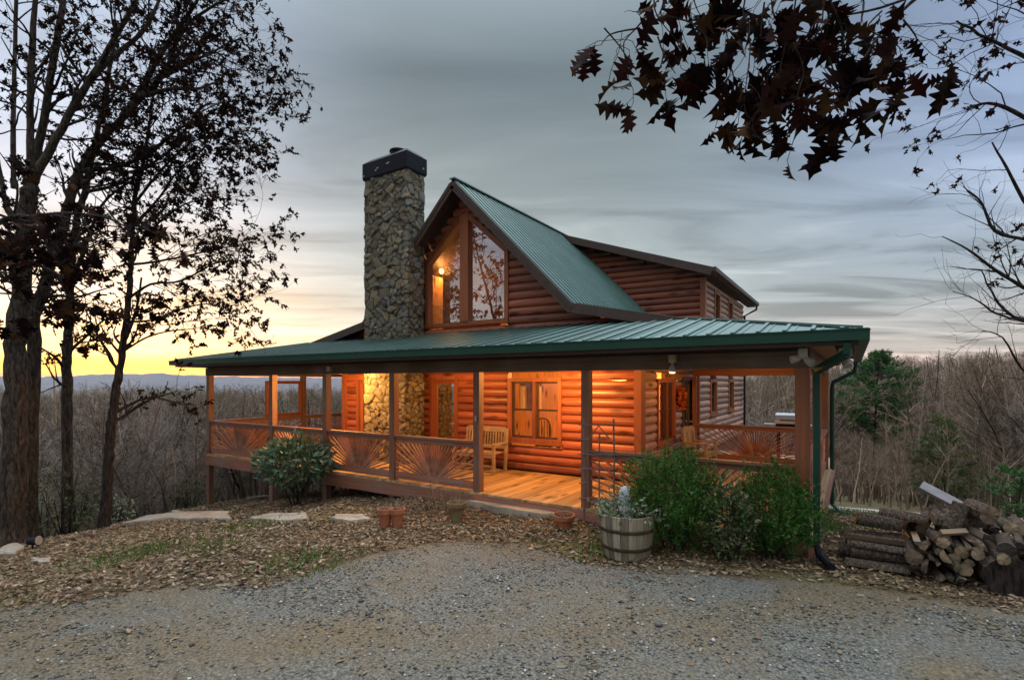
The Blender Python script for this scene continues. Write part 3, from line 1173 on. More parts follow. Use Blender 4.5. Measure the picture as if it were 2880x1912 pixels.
# posts
POSTS = [(-15.55, PY), (-12.44, PY), (-10.30, PY), (-8.10, PY), (-5.88, PY), (-3.66, PY), (PXR, PY),
         (PXR, 11.0), (PXR, 14.4), (PXL, 10.9), (PXL, 14.6)]
for i, (x, y) in enumerate(POSTS):
    mb = MB()
    h = 0.07 if i != 6 else 0.085
    mb.box(x - h, x + h, y - h, y + h, hz(x, y) - 0.25, BZ0 - 0.002)
    mb.build('porch_post', M['post'] if i != 6 else M['trim_z'], cabin)
for (x, y) in ((XR + 0.15, 14.4), ):
    MB().box(x - 0.05, x + 0.05, y - 0.05, y + 0.05, 0.0, BZ0 - 0.025).build('porch_post', M['trim_z'], cabin)

# deck
mb = MB()
x = PXL + 0.02
while x < PXR + 0.05:
    y1 = YF - 0.09 if XL - 0.10 < x < XR + 0.10 else (14.46 if x > 0.5 * (XL + XR) else 15.5)
    if x > XR + 0.05:
        y1 = 16.6
    mb.box(x, x + 0.134, PY - 0.10 + random.uniform(-0.006, 0.006), y1, -0.038 + random.uniform(-0.002, 0.002), 0.0)
    x += 0.140
mb.build('porch_deck', M['deck'], cabin)
mb = MB()
for a, b in ((PXL - 0.05, -10.35), (-10.347, -5.9), (-5.897, PXR + 0.08)):
    mb.box(a, b, PY - 0.125, PY - 0.085, -0.30, -0.040)
mb.build('deck_rim', M['rail_x'], cabin)
mb = MB()
mb.box(PXR + 0.075, PXR + 0.115, PY - 0.22, 16.6, -0.29, -0.041)
mb.box(PXL - 0.115, PXL - 0.075, PY - 0.08, 15.5, -0.29, -0.041)
for y in (10.9, 14.5):
    mb.box(PXL, XL, y, y + 0.05, -0.28, -0.04)
mb.build('deck_rim', M['rail_y'], cabin)
mb = MB()
x = PXL + 0.5
while x < PXR:
    mb.box(x, x + 0.04, PY - 0.08, YF - 0.1, -0.22, -0.042)
    x += 0.55
mb.build('deck_joist', M['beam_y'], cabin)


# sunburst railings
def sunburst(p0, p1, h=0.95, slats=True, n=29):
    p0, p1 = Vector((p0[0], p0[1], 0)), Vector((p1[0], p1[1], 0))
    d = (p1 - p0).normalized()
    L_ = (p1 - p0).length
    mat = M['rail_x'] if abs(d.x) > 0.5 else M['rail_y']
    mb = MB()
    up = Vector((0, 0, 1))
    mb.beam(p0 + up * (h - 0.02), p1 + up * (h - 0.02), 0.13, 0.04)
    mb.beam(p0 + up * (h - 0.085), p1 + up * (h - 0.085), 0.045, 0.085)
    mb.beam(p0 + up * 0.135, p1 + up * 0.135, 0.055, 0.10)
    mb.beam(p0 + up * 0.06, p1 + up * 0.06, 0.035, 0.045)
    r = mb.build('railing', mat, cabin)
    mb = MB()
    zt, zb = h - 0.13, 0.06
    c = L_ / 2
    for k in range(n):
        a = R(11 + 158 * k / (n - 1))
        ca, sa = math.cos(a), math.sin(a)
        t = 1e9
        if sa > 1e-3:
            t = min(t, (zt - zb) / sa)
        if abs(ca) > 1e-3:
            t = min(t, (L_ / 2 - 0.005) / abs(ca))
        s = max(0.13, 0.128 / max(sa, 0.05)) if k % 2 == 0 else max(0.24, 0.128 / max(sa, 0.05))
        if s > t - 0.05:
            continue
        q0 = p0 + d * (c + ca * s) + up * (zb + sa * s)
        q1 = p0 + d * (c + ca * t) + up * (zb + sa * t)
        mb.beam(q0, q1, 0.030, 0.028, d.cross(up))
    mb.build('sunburst_slats', M['slat'], r)


fx = [-15.55, -12.44, -10.30, -8.10, -5.88]
for a, b in zip(fx[:-1], fx[1:]):
    sunburst((a + 0.07, PY), (b - 0.07, PY))
sunburst((-3.66 + 0.07, PY), (PXR - 0.085, PY), n=33)
sunburst((PXR, PY + 0.085), (PXR, 11.0 - 0.07))
sunburst((PXR, 11.07), (PXR, 14.33))
sunburst((XR + 0.21, 14.4), (PXR - 0.07, 14.4), n=33)
sunburst((PXL, PY + 0.07), (PXL, 10.83))
sunburst((PXL, 10.97), (PXL, 14.53))
# open timber frame standing on the left rail
mb = MB()
frame_box(mb, 'y', PXL, 1, 9.55, 10.83, 0.952, 2.10, 0.10, -0.03, 0.03)
mb.build('screen_frame', M['trim_z'], cabin)
# outer ledger along the far bay, with a pale sawn end
q = px(2287, 1425, 8.6)
MB().box(PXR + 0.117, PXR + 0.19, q.y, 14.5, -0.16, -0.02).build('ledger', M['rail_y'], cabin)
MB().box(PXR + 0.10, PXR + 0.20, q.y - 0.05, q.y - 0.001, -0.19, 0.01).build('sawn_end', M['bench'], cabin)

# downspouts
mb = MB()
pts = [(-0.05, EY - 0.06, EZ - 0.16), (-0.06, EY - 0.04, 2.38), (PXR + 0.17, PY - 0.20, 2.20), (PXR + 0.165, PY - 0.15, 2.05), (PXR + 0.165, PY - 0.15, 0.0)]
for a, b in zip(pts[:-1], pts[1:]):
    mb.beam(a, b, 0.085, 0.075, (1, 0, 0))
mb.build('downspout', M['spout'], cabin)
g0 = hz(PXR + 0.2, 7.3)
mb = MB()
mb.tube([(PXR + 0.165, PY - 0.15, 0.0), (PXR + 0.165, PY - 0.18, g0 + 0.22), (PXR + 0.20, PY - 0.26, g0 + 0.10), (PXR + 0.30, PY - 0.42, g0 + 0.05), (PXR + 0.34, PY - 0.5, g0 + 0.045)], [0.042, 0.042, 0.045, 0.046, 0.05], 8)
mb.build('downspout', M['black'], cabin)
mb = MB()
gb = hz(-0.4, 14.4)
mb.tube([(0.06, 14.7, EZ - 0.14), (0.04, 14.7, 2.30), (PXR + 0.16, 14.55, 2.05), (PXR + 0.14, 14.53, 1.9), (PXR + 0.14, 14.53, gb + 0.2), (PXR + 0.30, 14.35, gb + 0.06), (PXR + 0.5, 14.2, gb + 0.05)], 0.05, 8)
mb.build('downspout', M['spout'], cabin)


# flood lights under the corner and on the beam
def flood(x, y, z, heads, lit=False, dirs=None):
    mb = MB()
    mb.box(x - 0.05, x + 0.05, y - 0.04, y + 0.04, z, z + 0.11)
    f = mb.build('floodlight', M['white_metal'] if not lit else M['bench'], cabin)
    for d in heads:
        d = Vector(d).normalized()
        c = Vector((x, y, z))
        mb = MB()
        mb.tube([c, c + d * 0.04, c + d * 0.055, c + d * 0.13, c + d * 0.145], [0.018, 0.022, 0.040, 0.052, 0.048], 12)
        mb.build('lamp_head', M['white_metal'], f)
        if lit:
            mb = MB()
            mb.tube([c + d * 0.146, c + d * 0.155], [0.042, 0.038], 12)
            mb.build('bulb', M['bulb'], f)


flood(-0.52, 7.45, 2.36, [(-0.9, -0.5, -0.2), (0.75, -0.5, -0.55)])
flood(-0.10, 7.62, 2.36, [(0.3, -0.5, -0.7), (-0.4, -0.6, -0.4)])
flood(-0.05, 8.0, 2.38, [(0.1, -0.2, -1)])
flood(-2.22, PY - 0.125, 2.34, [(0.0, -0.15, -1)], True)
flood(-10.05, PY - 0.125, 2.30, [], False)
# small switch box on the post by the steps
MB().box(-5.90, -5.86, PY - 0.095, PY - 0.072, 1.33, 1.42).build('post_sensor', M['white_metal'], cabin)

# ceiling lamps of the porch and lamps inside
def porch_lamp(x, y, power, z=2.40):
    mb = MB()
    mb.lathe(x, y, [(0.07, z + 0.12), (0.07, z + 0.10), (0.04, z + 0.09), (0.04, z + 0.05)], 12)
    f = mb.build('ceiling_lamp', M['black'], cabin)
    mb = MB()
    mb.lathe(x, y, [(0.03, z + 0.05), (0.055, z + 0.02), (0.06, z - 0.02), (0.035, z - 0.06), (0.01, z - 0.07)], 12)
    mb.build('bulb', M['bulb'], f)
    ld = bpy.data.lights.new('porch_lamp_light', 'POINT')
    ld.energy = power
    ld.color = (1.0, 0.47, 0.12)
    ld.shadow_soft_size = 0.08
    lo = bpy.data.objects.new('porch_lamp_light', ld)
    C.objects.link(lo)
    lo.location = (x, y, z - 0.14)
    return lo


porch_lamp(-11.0, 8.75, 300)
porch_lamp(-5.0, 9.25, 200)
porch_lamp(-7.9, 9.0, 60)
porch_lamp(-2.1, 11.6, 60)


def inner_light(x, y, z, power, col=(1.0, 0.42, 0.10)):
    ld = bpy.data.lights.new('room_lamp_light', 'POINT')
    ld.energy = power
    ld.color = col
    ld.shadow_soft_size = 0.12
    lo = bpy.data.objects.new('room_lamp_light', ld)
    C.objects.link(lo)
    lo.location = (x, y, z)


def sconce(x, y, z, power):
    mb = MB()
    mb.lathe(x, y, [(0.015, z - 0.16), (0.05, z - 0.12), (0.02, z - 0.09), (0.02, z - 0.06)], 10)
    t = mb.build('wall_lamp', M['black'], cabin)
    mb = MB()
    mb.lathe(x, y, [(0.03, z - 0.06), (0.06, z - 0.02), (0.065, z + 0.03), (0.03, z + 0.08)], 12)
    mb.build('bulb', M['bulb'], t)
    inner_light(x + 0.12, y + 0.08, z + 0.02, power)


sconce(-9.56, 11.05, 5.12, 70)
sconce(-4.35, 14.9, 1.95, 160)
sconce(-6.2, 15.3, 2.1, 160)
inner_light(-6.2, 12.9, 2.35, 260)
inner_light(-9.0, 13.5, 4.2, 120)
# curtain behind the left sash
mb = MB()
n = 60
v = []
for i in range(n + 1):
    x = -6.70 + 0.62 * i / n
    y = YF + 0.26 + 0.035 * math.sin(i * 1.25) + 0.012 * math.sin(i * 2.7)
    v += [(x, y, 1.40 + 0.03 * math.sin(i * 0.3)), (x, y, 2.12)]
mb.add(v, [(2 * i, 2 * i + 2, 2 * i + 3, 2 * i + 1) for i in range(n)])
mb.build('curtain', M['curtain'], cabin, smooth=True)


# ---- chimney of fieldstone
def build_chimney():
    X0, X1, Y0, Y1 = -10.88, -9.35, 9.50, 10.13
    zb, zt = -1.2, 7.44
    rng = np.random.RandomState(3)
    step = 0.028
    # unwrap front, right, back, left
    per = [(X0, Y0), (X1, Y0), (X1 - 0.02, Y1), (X0 + 0.02, Y1)]
    lens = [X1 - X0, Y1 - Y0, X1 - X0, Y1 - Y0]
    P = sum(lens)
    nu, nv = int(P / step), int((zt - zb) / step)
    u = np.linspace(0, P, nu, endpoint=False)
    w = np.linspace(zb, zt, nv)
    base = np.zeros((nu, 2)); nor = np.zeros((nu, 2))
    acc = 0
    for k in range(4):
        a, b = np.array(per[k]), np.array(per[(k + 1) % 4])
        s = (u >= acc) & (u < acc + lens[k])
        t = (u[s] - acc) / lens[k]
        base[s] = a + (b - a) * t[:, None]
        d = (b - a) / np.linalg.norm(b - a)
        nor[s] = (d[1], -d[0])
        acc += lens[k]
    # seeds: wide flat and squarish stones
    ns = int(P * (zt - zb) / 0.028)
    su = rng.uniform(0, P, ns); sw = rng.uniform(zb, zt, ns)
    for _ in range(2):   # relax
        d = ((su[:, None] - su[None]) ** 2 + ((sw[:, None] - sw[None]) * 1.5) ** 2) + np.eye(ns) * 9
        j = d.argmin(1)
        m_ = np.sqrt(d[np.arange(ns), j])
        push = np.clip(0.10 - m_, 0, 1)
        su += (su - su[j]) / (m_ + 1e-6) * push * 0.6
        sw += (sw - sw[j]) / (m_ + 1e-6) * push * 0.6
    sx = rng.uniform(0.8, 1.1, ns); sy = rng.uniform(1.1, 1.7, ns)
    U, W = np.meshgrid(u, w, indexing='ij')
    U = U + 0.02 * np.sin(W * 9 + U * 4); Wd = W + 0.018 * np.sin(U * 11)
    F1 = np.full(U.shape, 9.0); F2 = np.full(U.shape, 9.0); I1 = np.zeros(U.shape, int)
    for i in range(ns):
        lo = np.searchsorted(u, su[i] - 0.5); hi = np.searchsorted(u, su[i] + 0.5)
        l2 = np.searchsorted(w, sw[i] - 0.45); h2 = np.searchsorted(w, sw[i] + 0.45)
        s = (slice(lo, hi), slice(l2, h2))
        d = np.sqrt(((U[s] - su[i]) * sx[i]) ** 2 + ((Wd[s] - sw[i]) * sy[i]) ** 2)
        f1, f2, i1 = F1[s], F2[s], I1[s]
        c = d < f1
        f2[:] = np.where(c, f1, np.minimum(f2, d))
        i1[:] = np.where(c, i, i1)
        f1[:] = np.where(c, d, f1)
    e = F2 - F1
    mort = 1 - np.clip((e - 0.014) / 0.022, 0, 1)
    bulge = rng.uniform(0.010, 0.050, ns)[I1]
    tilt = (U - su[I1]) * rng.uniform(-0.12, 0.12, ns)[I1] + (W - sw[I1]) * rng.uniform(-0.16, 0.16, ns)[I1]
    disp = (bulge + tilt) * np.clip(e / 0.028, 0, 1) ** 0.5 + rng.uniform(-0.01, 0.01, U.shape) * 0.45
    px_ = base[:, 0][:, None] + nor[:, 0][:, None] * disp
    py_ = base[:, 1][:, None] + nor[:, 1][:, None] * disp
    v = np.stack([px_, py_, W], 2).reshape(-1, 3) - np.array(cabin.location)
    i = np.arange(nu)[:, None]; j = np.arange(nv - 1)[None, :]
    i2 = (i + 1) % nu
    q = np.stack([(i * nv + j).ravel(), (i2 * nv + j).ravel(), (i2 * nv + j + 1).ravel(), (i * nv + j + 1).ravel()], 1)
    ch = np_mesh('chimney', v, q, M['stone'], cabin, smooth=True)
    tone = rng.uniform(0, 1, ns)[I1].ravel()
    a = ch.data.attributes.new('stone', 'FLOAT', 'POINT'); a.data.foreach_set('value', tone.astype(np.float32))
    a = ch.data.attributes.new('mortar', 'FLOAT', 'POINT'); a.data.foreach_set('value', mort.ravel().astype(np.float32))
    mb = MB()
    mb.box(X0 + 0.05, X1 - 0.35, Y1 + 0.0, YF - 0.02, zb, 3.3)
    mb.build('chimney_gap_fill', M['black'], ch)  # black block closing the gap between stack and wall
    # black metal chase cap
    o = 0.05
    xa, xb, ya, yb = X0 - o, X1 + o, Y0 - o, Y1 + o
    mb = MB()
    z0, z1, z2 = 7.40, 7.84, 7.98
    ring = lambda d, z: [(xa + d, ya + d, z), (xb - d, ya + d, z), (xb - d, yb - d, z), (xa + d, yb - d, z)]
    v = ring(0.02, z0) + ring(0, z0 + 0.05) + ring(0, z1) + ring(0.16, z2)
    f = []
    for k in range(3):
        for s in range(4):
            f.append((k * 4 + s, k * 4 + (s + 1) % 4, k * 4 + 4 + (s + 1) % 4, k * 4 + 4 + s))
    f += [(3, 2, 1, 0), (12, 13, 14, 15)]
    mb.add(v, f)
    cp = mb.build('chimney_cap', M['black'], ch)
    cp2 = MB()
    cx, cy = -9.95, 9.80
    cp2.lathe(cx, cy, [(0.20, z2 - 0.02), (0.20, z2 + 0.07), (0.23, z2 + 0.07), (0.23, z2 + 0.11), (0.10, z2 + 0.14)], 16)
    cp2.build('flue', M['black'], ch)
    mb = MB()
    for (x, z) in ((-10.35, 7.62), (-10.42, 7.58), (-10.0, 7.66), (-9.95, 7.67)):
        mb.box(x - 0.03, x + 0.03, ya - 0.006, ya - 0.001, z - 0.017, z + 0.017)
    mb.box(xb + 0.001, xb + 0.006, 10.02, 10.07, 7.55, 7.59)
    mb.box(xa + 0.02, xa + 0.07, ya - 0.006, ya - 0.001, 7.50, 7.54)
    mb.build('cap_sky_spots', M['white_metal'], ch)  # pale plates standing in for sky showing through vent holes


build_chimney()
# ------------------------------------------------------------------ foliage tools
LEAF_OAK = [(0.0, .015), (0.10, .03), (0.17, .17), (0.24, .07), (0.33, .30), (0.37, .34), (0.44, .10), (0.55, .36), (0.60, .40), (0.66, .12), (0.77, .27), (0.80, .29), (0.87, .09), (1.0, 0.0)]
LEAF_OAK_MID = [(0.0, .02), (0.25, .24), (0.38, .08), (0.58, .32), (0.72, .10), (1.0, 0.0)]
LEAF_SMALL = [(0.0, .02), (0.35, .24), (0.7, .20), (1.0, 0.0)]
LEAF_NEEDLE = [(0.0, .03), (0.5, .07), (1.0, 0.0)]


def leaf_template(out, curl=0.25, fold=0.35):
    v, q = [], []
    for x, w in out:
        zc = -curl * x * x
        v += [(x, w, zc + fold * w), (x, 0, zc), (x, -w, zc + fold * w)]
    for i in range(len(out) - 1):
        a, b = i * 3, i * 3 + 3
        q += [(a, a + 1, b + 1, b), (a + 1, a + 2, b + 2, b + 1)]
    return np.array(v, float), np.array(q, int)


def place_leaves(pos, dirs, size, tmpl, rng, roll=None, curl_var=True):
    """pos (n,3), dirs (n,3) leaf axis, size (n,)"""
    tv, tq = tmpl
    n = len(pos)
    d = dirs / (np.linalg.norm(dirs, axis=1, keepdims=True) + 1e-9)
    a = rng.normal(size=(n, 3))
    s = np.cross(d, a)
    s /= (np.linalg.norm(s, axis=1, keepdims=True) + 1e-9)
    t = np.cross(d, s)
    zk = rng.uniform(0.3, 1.9, n) * (rng.randint(0, 2, n) * 2 - 1) if curl_var else np.ones(n)
    yk = rng.uniform(0.7, 1.15, n)
    V = pos[:, None, :] + size[:, None, None] * (tv[None, :, 0:1] * d[:, None, :] + tv[None, :, 1:2] * yk[:, None, None] * s[:, None, :] + tv[None, :, 2:3] * zk[:, None, None] * t[:, None, :])
    Q = tq[None] + (np.arange(n) * len(tv))[:, None, None]
    return V.reshape(-1, 3), Q.reshape(-1, tq.shape[1])


class Tubes:
    """many tapered polylines in one numpy mesh of quads"""
    def __init__(self):
        self.V, self.Q, self.n = [], [], 0

    def add(self, pts, rad, k):
        pts = np.asarray(pts, float)
        m = len(pts)
        d = np.gradient(pts, axis=0)
        d /= (np.linalg.norm(d, axis=1, keepdims=True) + 1e-9)
        ref = np.array([0.31, 0.87, 0.38]) if abs(d[0, 2]) > 0.6 else np.array([0.05, 0.1, 0.99])
        s = np.cross(d, ref); s /= (np.linalg.norm(s, axis=1, keepdims=True) + 1e-9)
        t = np.cross(d, s)
        an = 2 * np.pi * np.arange(k) / k
        ring = pts[:, None] + np.asarray(rad)[:, None, None] * (np.cos(an)[None, :, None] * s[:, None] + np.sin(an)[None, :, None] * t[:, None])
        i = np.arange(m - 1)[:, None]; j = np.arange(k)[None]
        j2 = (j + 1) % k
        q = np.stack([(i * k + j).ravel(), (i * k + j2).ravel(), ((i + 1) * k + j2).ravel(), ((i + 1) * k + j).ravel()], 1)
        self.V.append(ring.reshape(-1, 3)); self.Q.append(q + self.n); self.n += m * k

    def arrays(self):
        return np.concatenate(self.V), np.concatenate(self.Q)


def wander(p, d, L, n, rng, wob=0.15, up=0.0):
    pts = [np.array(p, float)]
    d = np.array(d, float); d /= np.linalg.norm(d)
    for i in range(n):
        d = d + rng.normal(size=3) * wob + np.array([0, 0, up])
        d /= np.linalg.norm(d)
        pts.append(pts[-1] + d * L / n)
    return np.array(pts)


def at(pts, t):
    f = t * (len(pts) - 1)
    i = min(int(f), len(pts) - 2)
    return pts[i] + (pts[i + 1] - pts[i]) * (f - i), (pts[i + 1] - pts[i]) / (np.linalg.norm(pts[i + 1] - pts[i]) + 1e-9)


def ramify(pts, r0, r1, level, rng, T, A, P):
    """limb polyline -> side branches -> twigs; A collects leaf anchors (pos, dir, level)"""
    n = len(pts)
    rad = np.linspace(r0, r1, n)
    T.add(pts, rad, 8 if r0 > 0.06 else (5 if r0 > 0.014 else 3))
    L = np.sum(np.linalg.norm(np.diff(pts, axis=0), axis=1))
    if level >= P['levels']:
        k = rng.poisson(P['leaves'])
        for _ in range(k):
            t = rng.uniform(0.25, 1.0)
            p, d = at(pts, t)
            A.append((p, d))
        return
    nb = max(1, int(L * P['dens'][level] * rng.uniform(0.75, 1.25)))
    for _ in range(nb):
        t = rng.uniform(P['t0'][level], 1.0) if _ else 1.0
        p, d = at(pts, t)
        a = rng.normal(size=3)
        s = np.cross(d, a); s /= (np.linalg.norm(s) + 1e-9)
        ang = rng.uniform(*P['ang'])
        nd = d * math.cos(ang) + s * math.sin(ang) + np.array(P['bias'])
        nl = P['len'][level] * rng.uniform(0.55, 1.25) * (1.15 - 0.5 * t)
        rr = max(P['rmin'], min(r0 * 0.5, np.interp(t, [0, 1], [r0, r1]) * rng.uniform(0.35, 0.65)))
        ramify(wander(p, nd, nl, P['seg'][level], rng, P['wob'], P['up']), rr, max(P['rmin'] * 0.6, rr * 0.35), level + 1, rng, T, A, P)


def leaves_from(A, size, tmpl, rng, droop=0.5, var=0.3):
    pos = np.array([a[0] for a in A]); dr = np.array([a[1] for a in A])
    dr = dr * 0.6 + rng.normal(size=dr.shape) * 0.6 + np.array([0, 0, -droop])
    return place_leaves(pos, dr, size * rng.uniform(1 - var, 1 + var, len(pos)), tmpl, rng)


T_OAK, T_MID, T_SMALL = leaf_template(LEAF_OAK, 0.35), leaf_template(LEAF_OAK_MID, 0.35), leaf_template(LEAF_SMALL, 0.3)
T_NEEDLE = leaf_template(LEAF_NEEDLE, 0.1, 0.1)


def path(pix, depth):
    """limb course read from the photograph, each point with its own distance"""
    out = []
    for i, p in enumerate(pix):
        if p[0] > 380 and p[1] < 960:
            p = (380 + (p[0] - 380) * 0.72,) + tuple(p[1:])
        dd = depth if len(p) == 2 else p[2]
        out.append(np.array(px(p[0], p[1], dd)))
    return np.array(out)


def smooth_path(p, k=4):
    q = []
    n = len(p)
    for i in range(n - 1):
        a, b = p[max(i - 1, 0)], p[i]
        c, d = p[i + 1], p[min(i + 2, n - 1)]
        for s in range(k):
            t = s / k
            q.append(0.5 * ((2 * b) + (-a + c) * t + (2 * a - 5 * b + 4 * c - d) * t * t + (-a + 3 * b - 3 * c + d) * t ** 3))
    q.append(p[-1])
    return np.array(q)


def tree_thing(name, limbs, label, cat, P, leaf, bark, seed, trunk_n=1, group=None, leafsize=0.13, tmpl=None, levels_from=0, loc=None):
    """limbs: list of (points, r0, r1, ramify?)"""
    rng = np.random.RandomState(seed)
    base = limbs[0][0][0]
    t = thing(name, tuple(base), label, cat, group)
    Tt, Tb, A = Tubes(), Tubes(), []
    for k, (pts, r0, r1, go) in enumerate(limbs):
        pts = smooth_path(np.asarray(pts), 8 if k == 0 else 4)
        pts[1:-1] += rng.normal(size=(len(pts) - 2, 3)) * r0 * 0.10
        n = len(pts)
        rr_ = np.linspace(r0, r1, n) * (1 + 0.05 * rng.normal(size=n))
        if k == 0:                              # root flare
            rr_ *= 1 + 0.7 * np.exp(-np.maximum(0, pts[:, 2] - pts[0, 2] - 0.1) / 0.30)
        Tt.add(pts, rr_, 14 if r0 > 0.1 else 8)
        if go:
            nb = max(1, int(np.sum(np.linalg.norm(np.diff(pts, axis=0), axis=1)) * go * P['dens'][0]))
            for _ in range(nb):
                tt = rng.uniform(P['t0'][0], 1.0)
                p, d = at(pts, tt)
                a = rng.normal(size=3)
                s = np.cross(d, a); s /= np.linalg.norm(s) + 1e-9
                ang = rng.uniform(*P['ang'])
                nd = d * math.cos(ang) + s * math.sin(ang) + np.array(P['bias'])
                rr = max(P['rmin'], min(0.045, np.interp(tt, [0, 1], [r0, r1]) * 0.45))
                ramify(wander(p, nd, P['len'][0] * rng.uniform(0.5, 1.3), P['seg'][0], rng, P['wob'], P['up']), rr, max(P['rmin'], rr * 0.3), 1, rng, Tb, A, P)
    v, q = Tt.arrays()
    np_mesh('trunk', v - base, q, bark, t, True)
    if Tb.V:
        v, q = Tb.arrays()
        np_mesh('branches', v - base, q, bark if bark is not M['bark'] else M['bark_dark'], t, True)  # oak branches take a darker bark, backlit shade put into the colour
    if leaf is not None and A:
        v, q = leaves_from(A, leafsize, tmpl or T_MID, rng)
        o = np_mesh('leaves', v - base, q, leaf, t)
    return t


# ------------------------------------------------------------------ the oaks on the left bank
PO = dict(levels=3, dens=[2.3, 3.6, 5.6], t0=[0.15, 0.2, 0.15], ang=(0.5, 1.2), bias=(0.05, -0.03, -0.02), len=[1.45, 0.75, 0.34], seg=[6, 4, 3], wob=0.16, up=0.02,
          rmin=0.0035, leaves=4.4)


def gp(u, v, d):
    p = px(u, v, d)
    return (u, v, d)


def base_limb(pixs, depth, r0, r1, go, root=True):
    p = path(pixs, depth)
    if root:
        p[0][2] = hz(p[0][0], p[0][1]) - 0.15
    return (p, r0, r1, go)


D1 = 11.3
trunk1 = base_limb([(28, 1540), (42, 1250), (45, 1000), (58, 780), (82, 560), (95, 490)], D1, 0.235, 0.13, 0)
L = [trunk1,
     base_limb([(82, 560), (84, 400), (88, 200), (104, -60), (110, -300)], D1, 0.085, 0.035, 1.0, False),
     base_limb([(90, 520), (132, 280), (168, 70), (186, -80), (215, -300)], D1 + 0.3, 0.085, 0.035, 1.0, False),
     base_limb([(95, 500), (130, 445), (191, 332), (255, 217), (319, 115), (390, -20), (430, -200)], D1 - 0.3, 0.09, 0.03, 1.2, False),
     base_limb([(250, 225), (330, 150, 11.1), (408, 90, 11.2), (480, -10, 11.4), (540, -150, 11.6)], 11.0, 0.06, 0.02, 1.6, False),
     base_limb([(70, 660), (30, 600), (5, 520), (-30, 300)], D1 + 0.6, 0.09, 0.03, 0.6, False),
     base_limb([(38, 530), (38, 260), (46, 0), (50, -200)], D1 + 2, 0.06, 0.03, 0.5, False)]
tree_thing('oak_tree', L, 'largest oak on the left bank, thick grey trunk splitting into dark limbs', 'tree', PO, M['leaf_brown'], M['bark'], 11)
L = [base_limb([(84, 1530), (96, 957), (128, 797), (185, 606), (236, 459), (357, 319), (478, 223), (606, 160), (700, 60)], 12.0, 0.145, 0.03, 0.9),
     base_limb([(225, 480), (330, 470), (440, 430), (545, 365, 11.7), (640, 330, 11.4)], 12.0, 0.06, 0.02, 1.6, False),
     base_limb([(357, 319), (420, 230), (500, 130), (600, 30), (660, -60)], 12.0, 0.07, 0.025, 2.0, False),
     base_limb([(420, 270), (520, 250, 11.7), (620, 250, 11.4), (720, 225, 11.2)], 12.0, 0.05, 0.015, 2.4, False),
     base_limb([(500, 215), (560, 90, 12), (680, 20, 11.8), (760, -10, 11.8)], 12.0, 0.05, 0.015, 2.4, False),
     base_limb([(606, 170), (680, 150, 11.8), (745, 120, 11.8), (790, 110, 11.8)], 12.0, 0.03, 0.01, 3.4, False)]
tree_thing('oak_tree', L, 'leaning oak beside the biggest trunk, its long limb arching over towards the chimney', 'tree', PO, M['leaf_brown'], M['bark'], 12)
L = [base_limb([(196, 1490), (187, 1150), (190, 980), (198, 800), (212, 640), (240, 540), (262, 430), (300, 250), (330, 60)], 13.2, 0.125, 0.04, 0.9),
     base_limb([(198, 800), (232, 720), (258, 640), (300, 560), (390, 500)], 13.2, 0.06, 0.02, 1.3, False),
     base_limb([(240, 540), (330, 520), (430, 470), (520, 450, 12.7)], 13.2, 0.05, 0.015, 1.8, False)]
tree_thing('oak_tree', L, 'slender straight oak with pale bark, middle of the three left trunks', 'tree', PO, M['leaf_brown'], M['bark'], 13)
PH = dict(PO)
PH.update(bias=(0.08, -0.02, -0.03), ang=(0.4, 1.0))
L = [base_limb([(294, 1485), (306, 1284), (320, 1148), (338, 1040), (358, 877), (370, 734), (378, 574), (427, 395), (450, 250)], 12.4, 0.115, 0.025, 0.8),
     base_limb([(362, 840), (440, 800), (560, 790), (680, 745), (760, 730, 12.0)], 12.4, 0.035, 0.01, 2.6, False),
     base_limb([(368, 745), (470, 735), (580, 720), (700, 700), (785, 690, 12.0)], 12.4, 0.035, 0.01, 2.8, False),
     base_limb([(356, 905), (450, 900), (560, 870), (660, 855), (760, 870, 11.8)], 12.4, 0.03, 0.01, 1.6, False),
     base_limb([(345, 990), (420, 950), (520, 930), (620, 925)], 12.4, 0.03, 0.01, 1.2, False),
     base_limb([(370, 700), (450, 640), (560, 580), (650, 560)], 12.4, 0.035, 0.01, 2.6, False),
     base_limb([(374, 640), (470, 560), (560, 470), (640, 440, 11.8)], 12.4, 0.035, 0.01, 2.8, False),
     base_limb([(378, 574), (480, 480), (600, 400), (700, 390, 12)], 12.4, 0.035, 0.01, 2.6, False),
     base_limb([(400, 480), (520, 420), (640, 300), (720, 300, 12)], 12.4, 0.03, 0.01, 2.6, False),
     base_limb([(340, 1030), (352, 960), (385, 870), (405, 780)], 12.7, 0.05, 0.02, 0.8, False)]
tree_thing('oak_tree', L, 'dark slim oak nearest the porch, its level branches reaching out over the sunset', 'tree', PH, M['leaf_brown'], M['bark_dark'], 14)

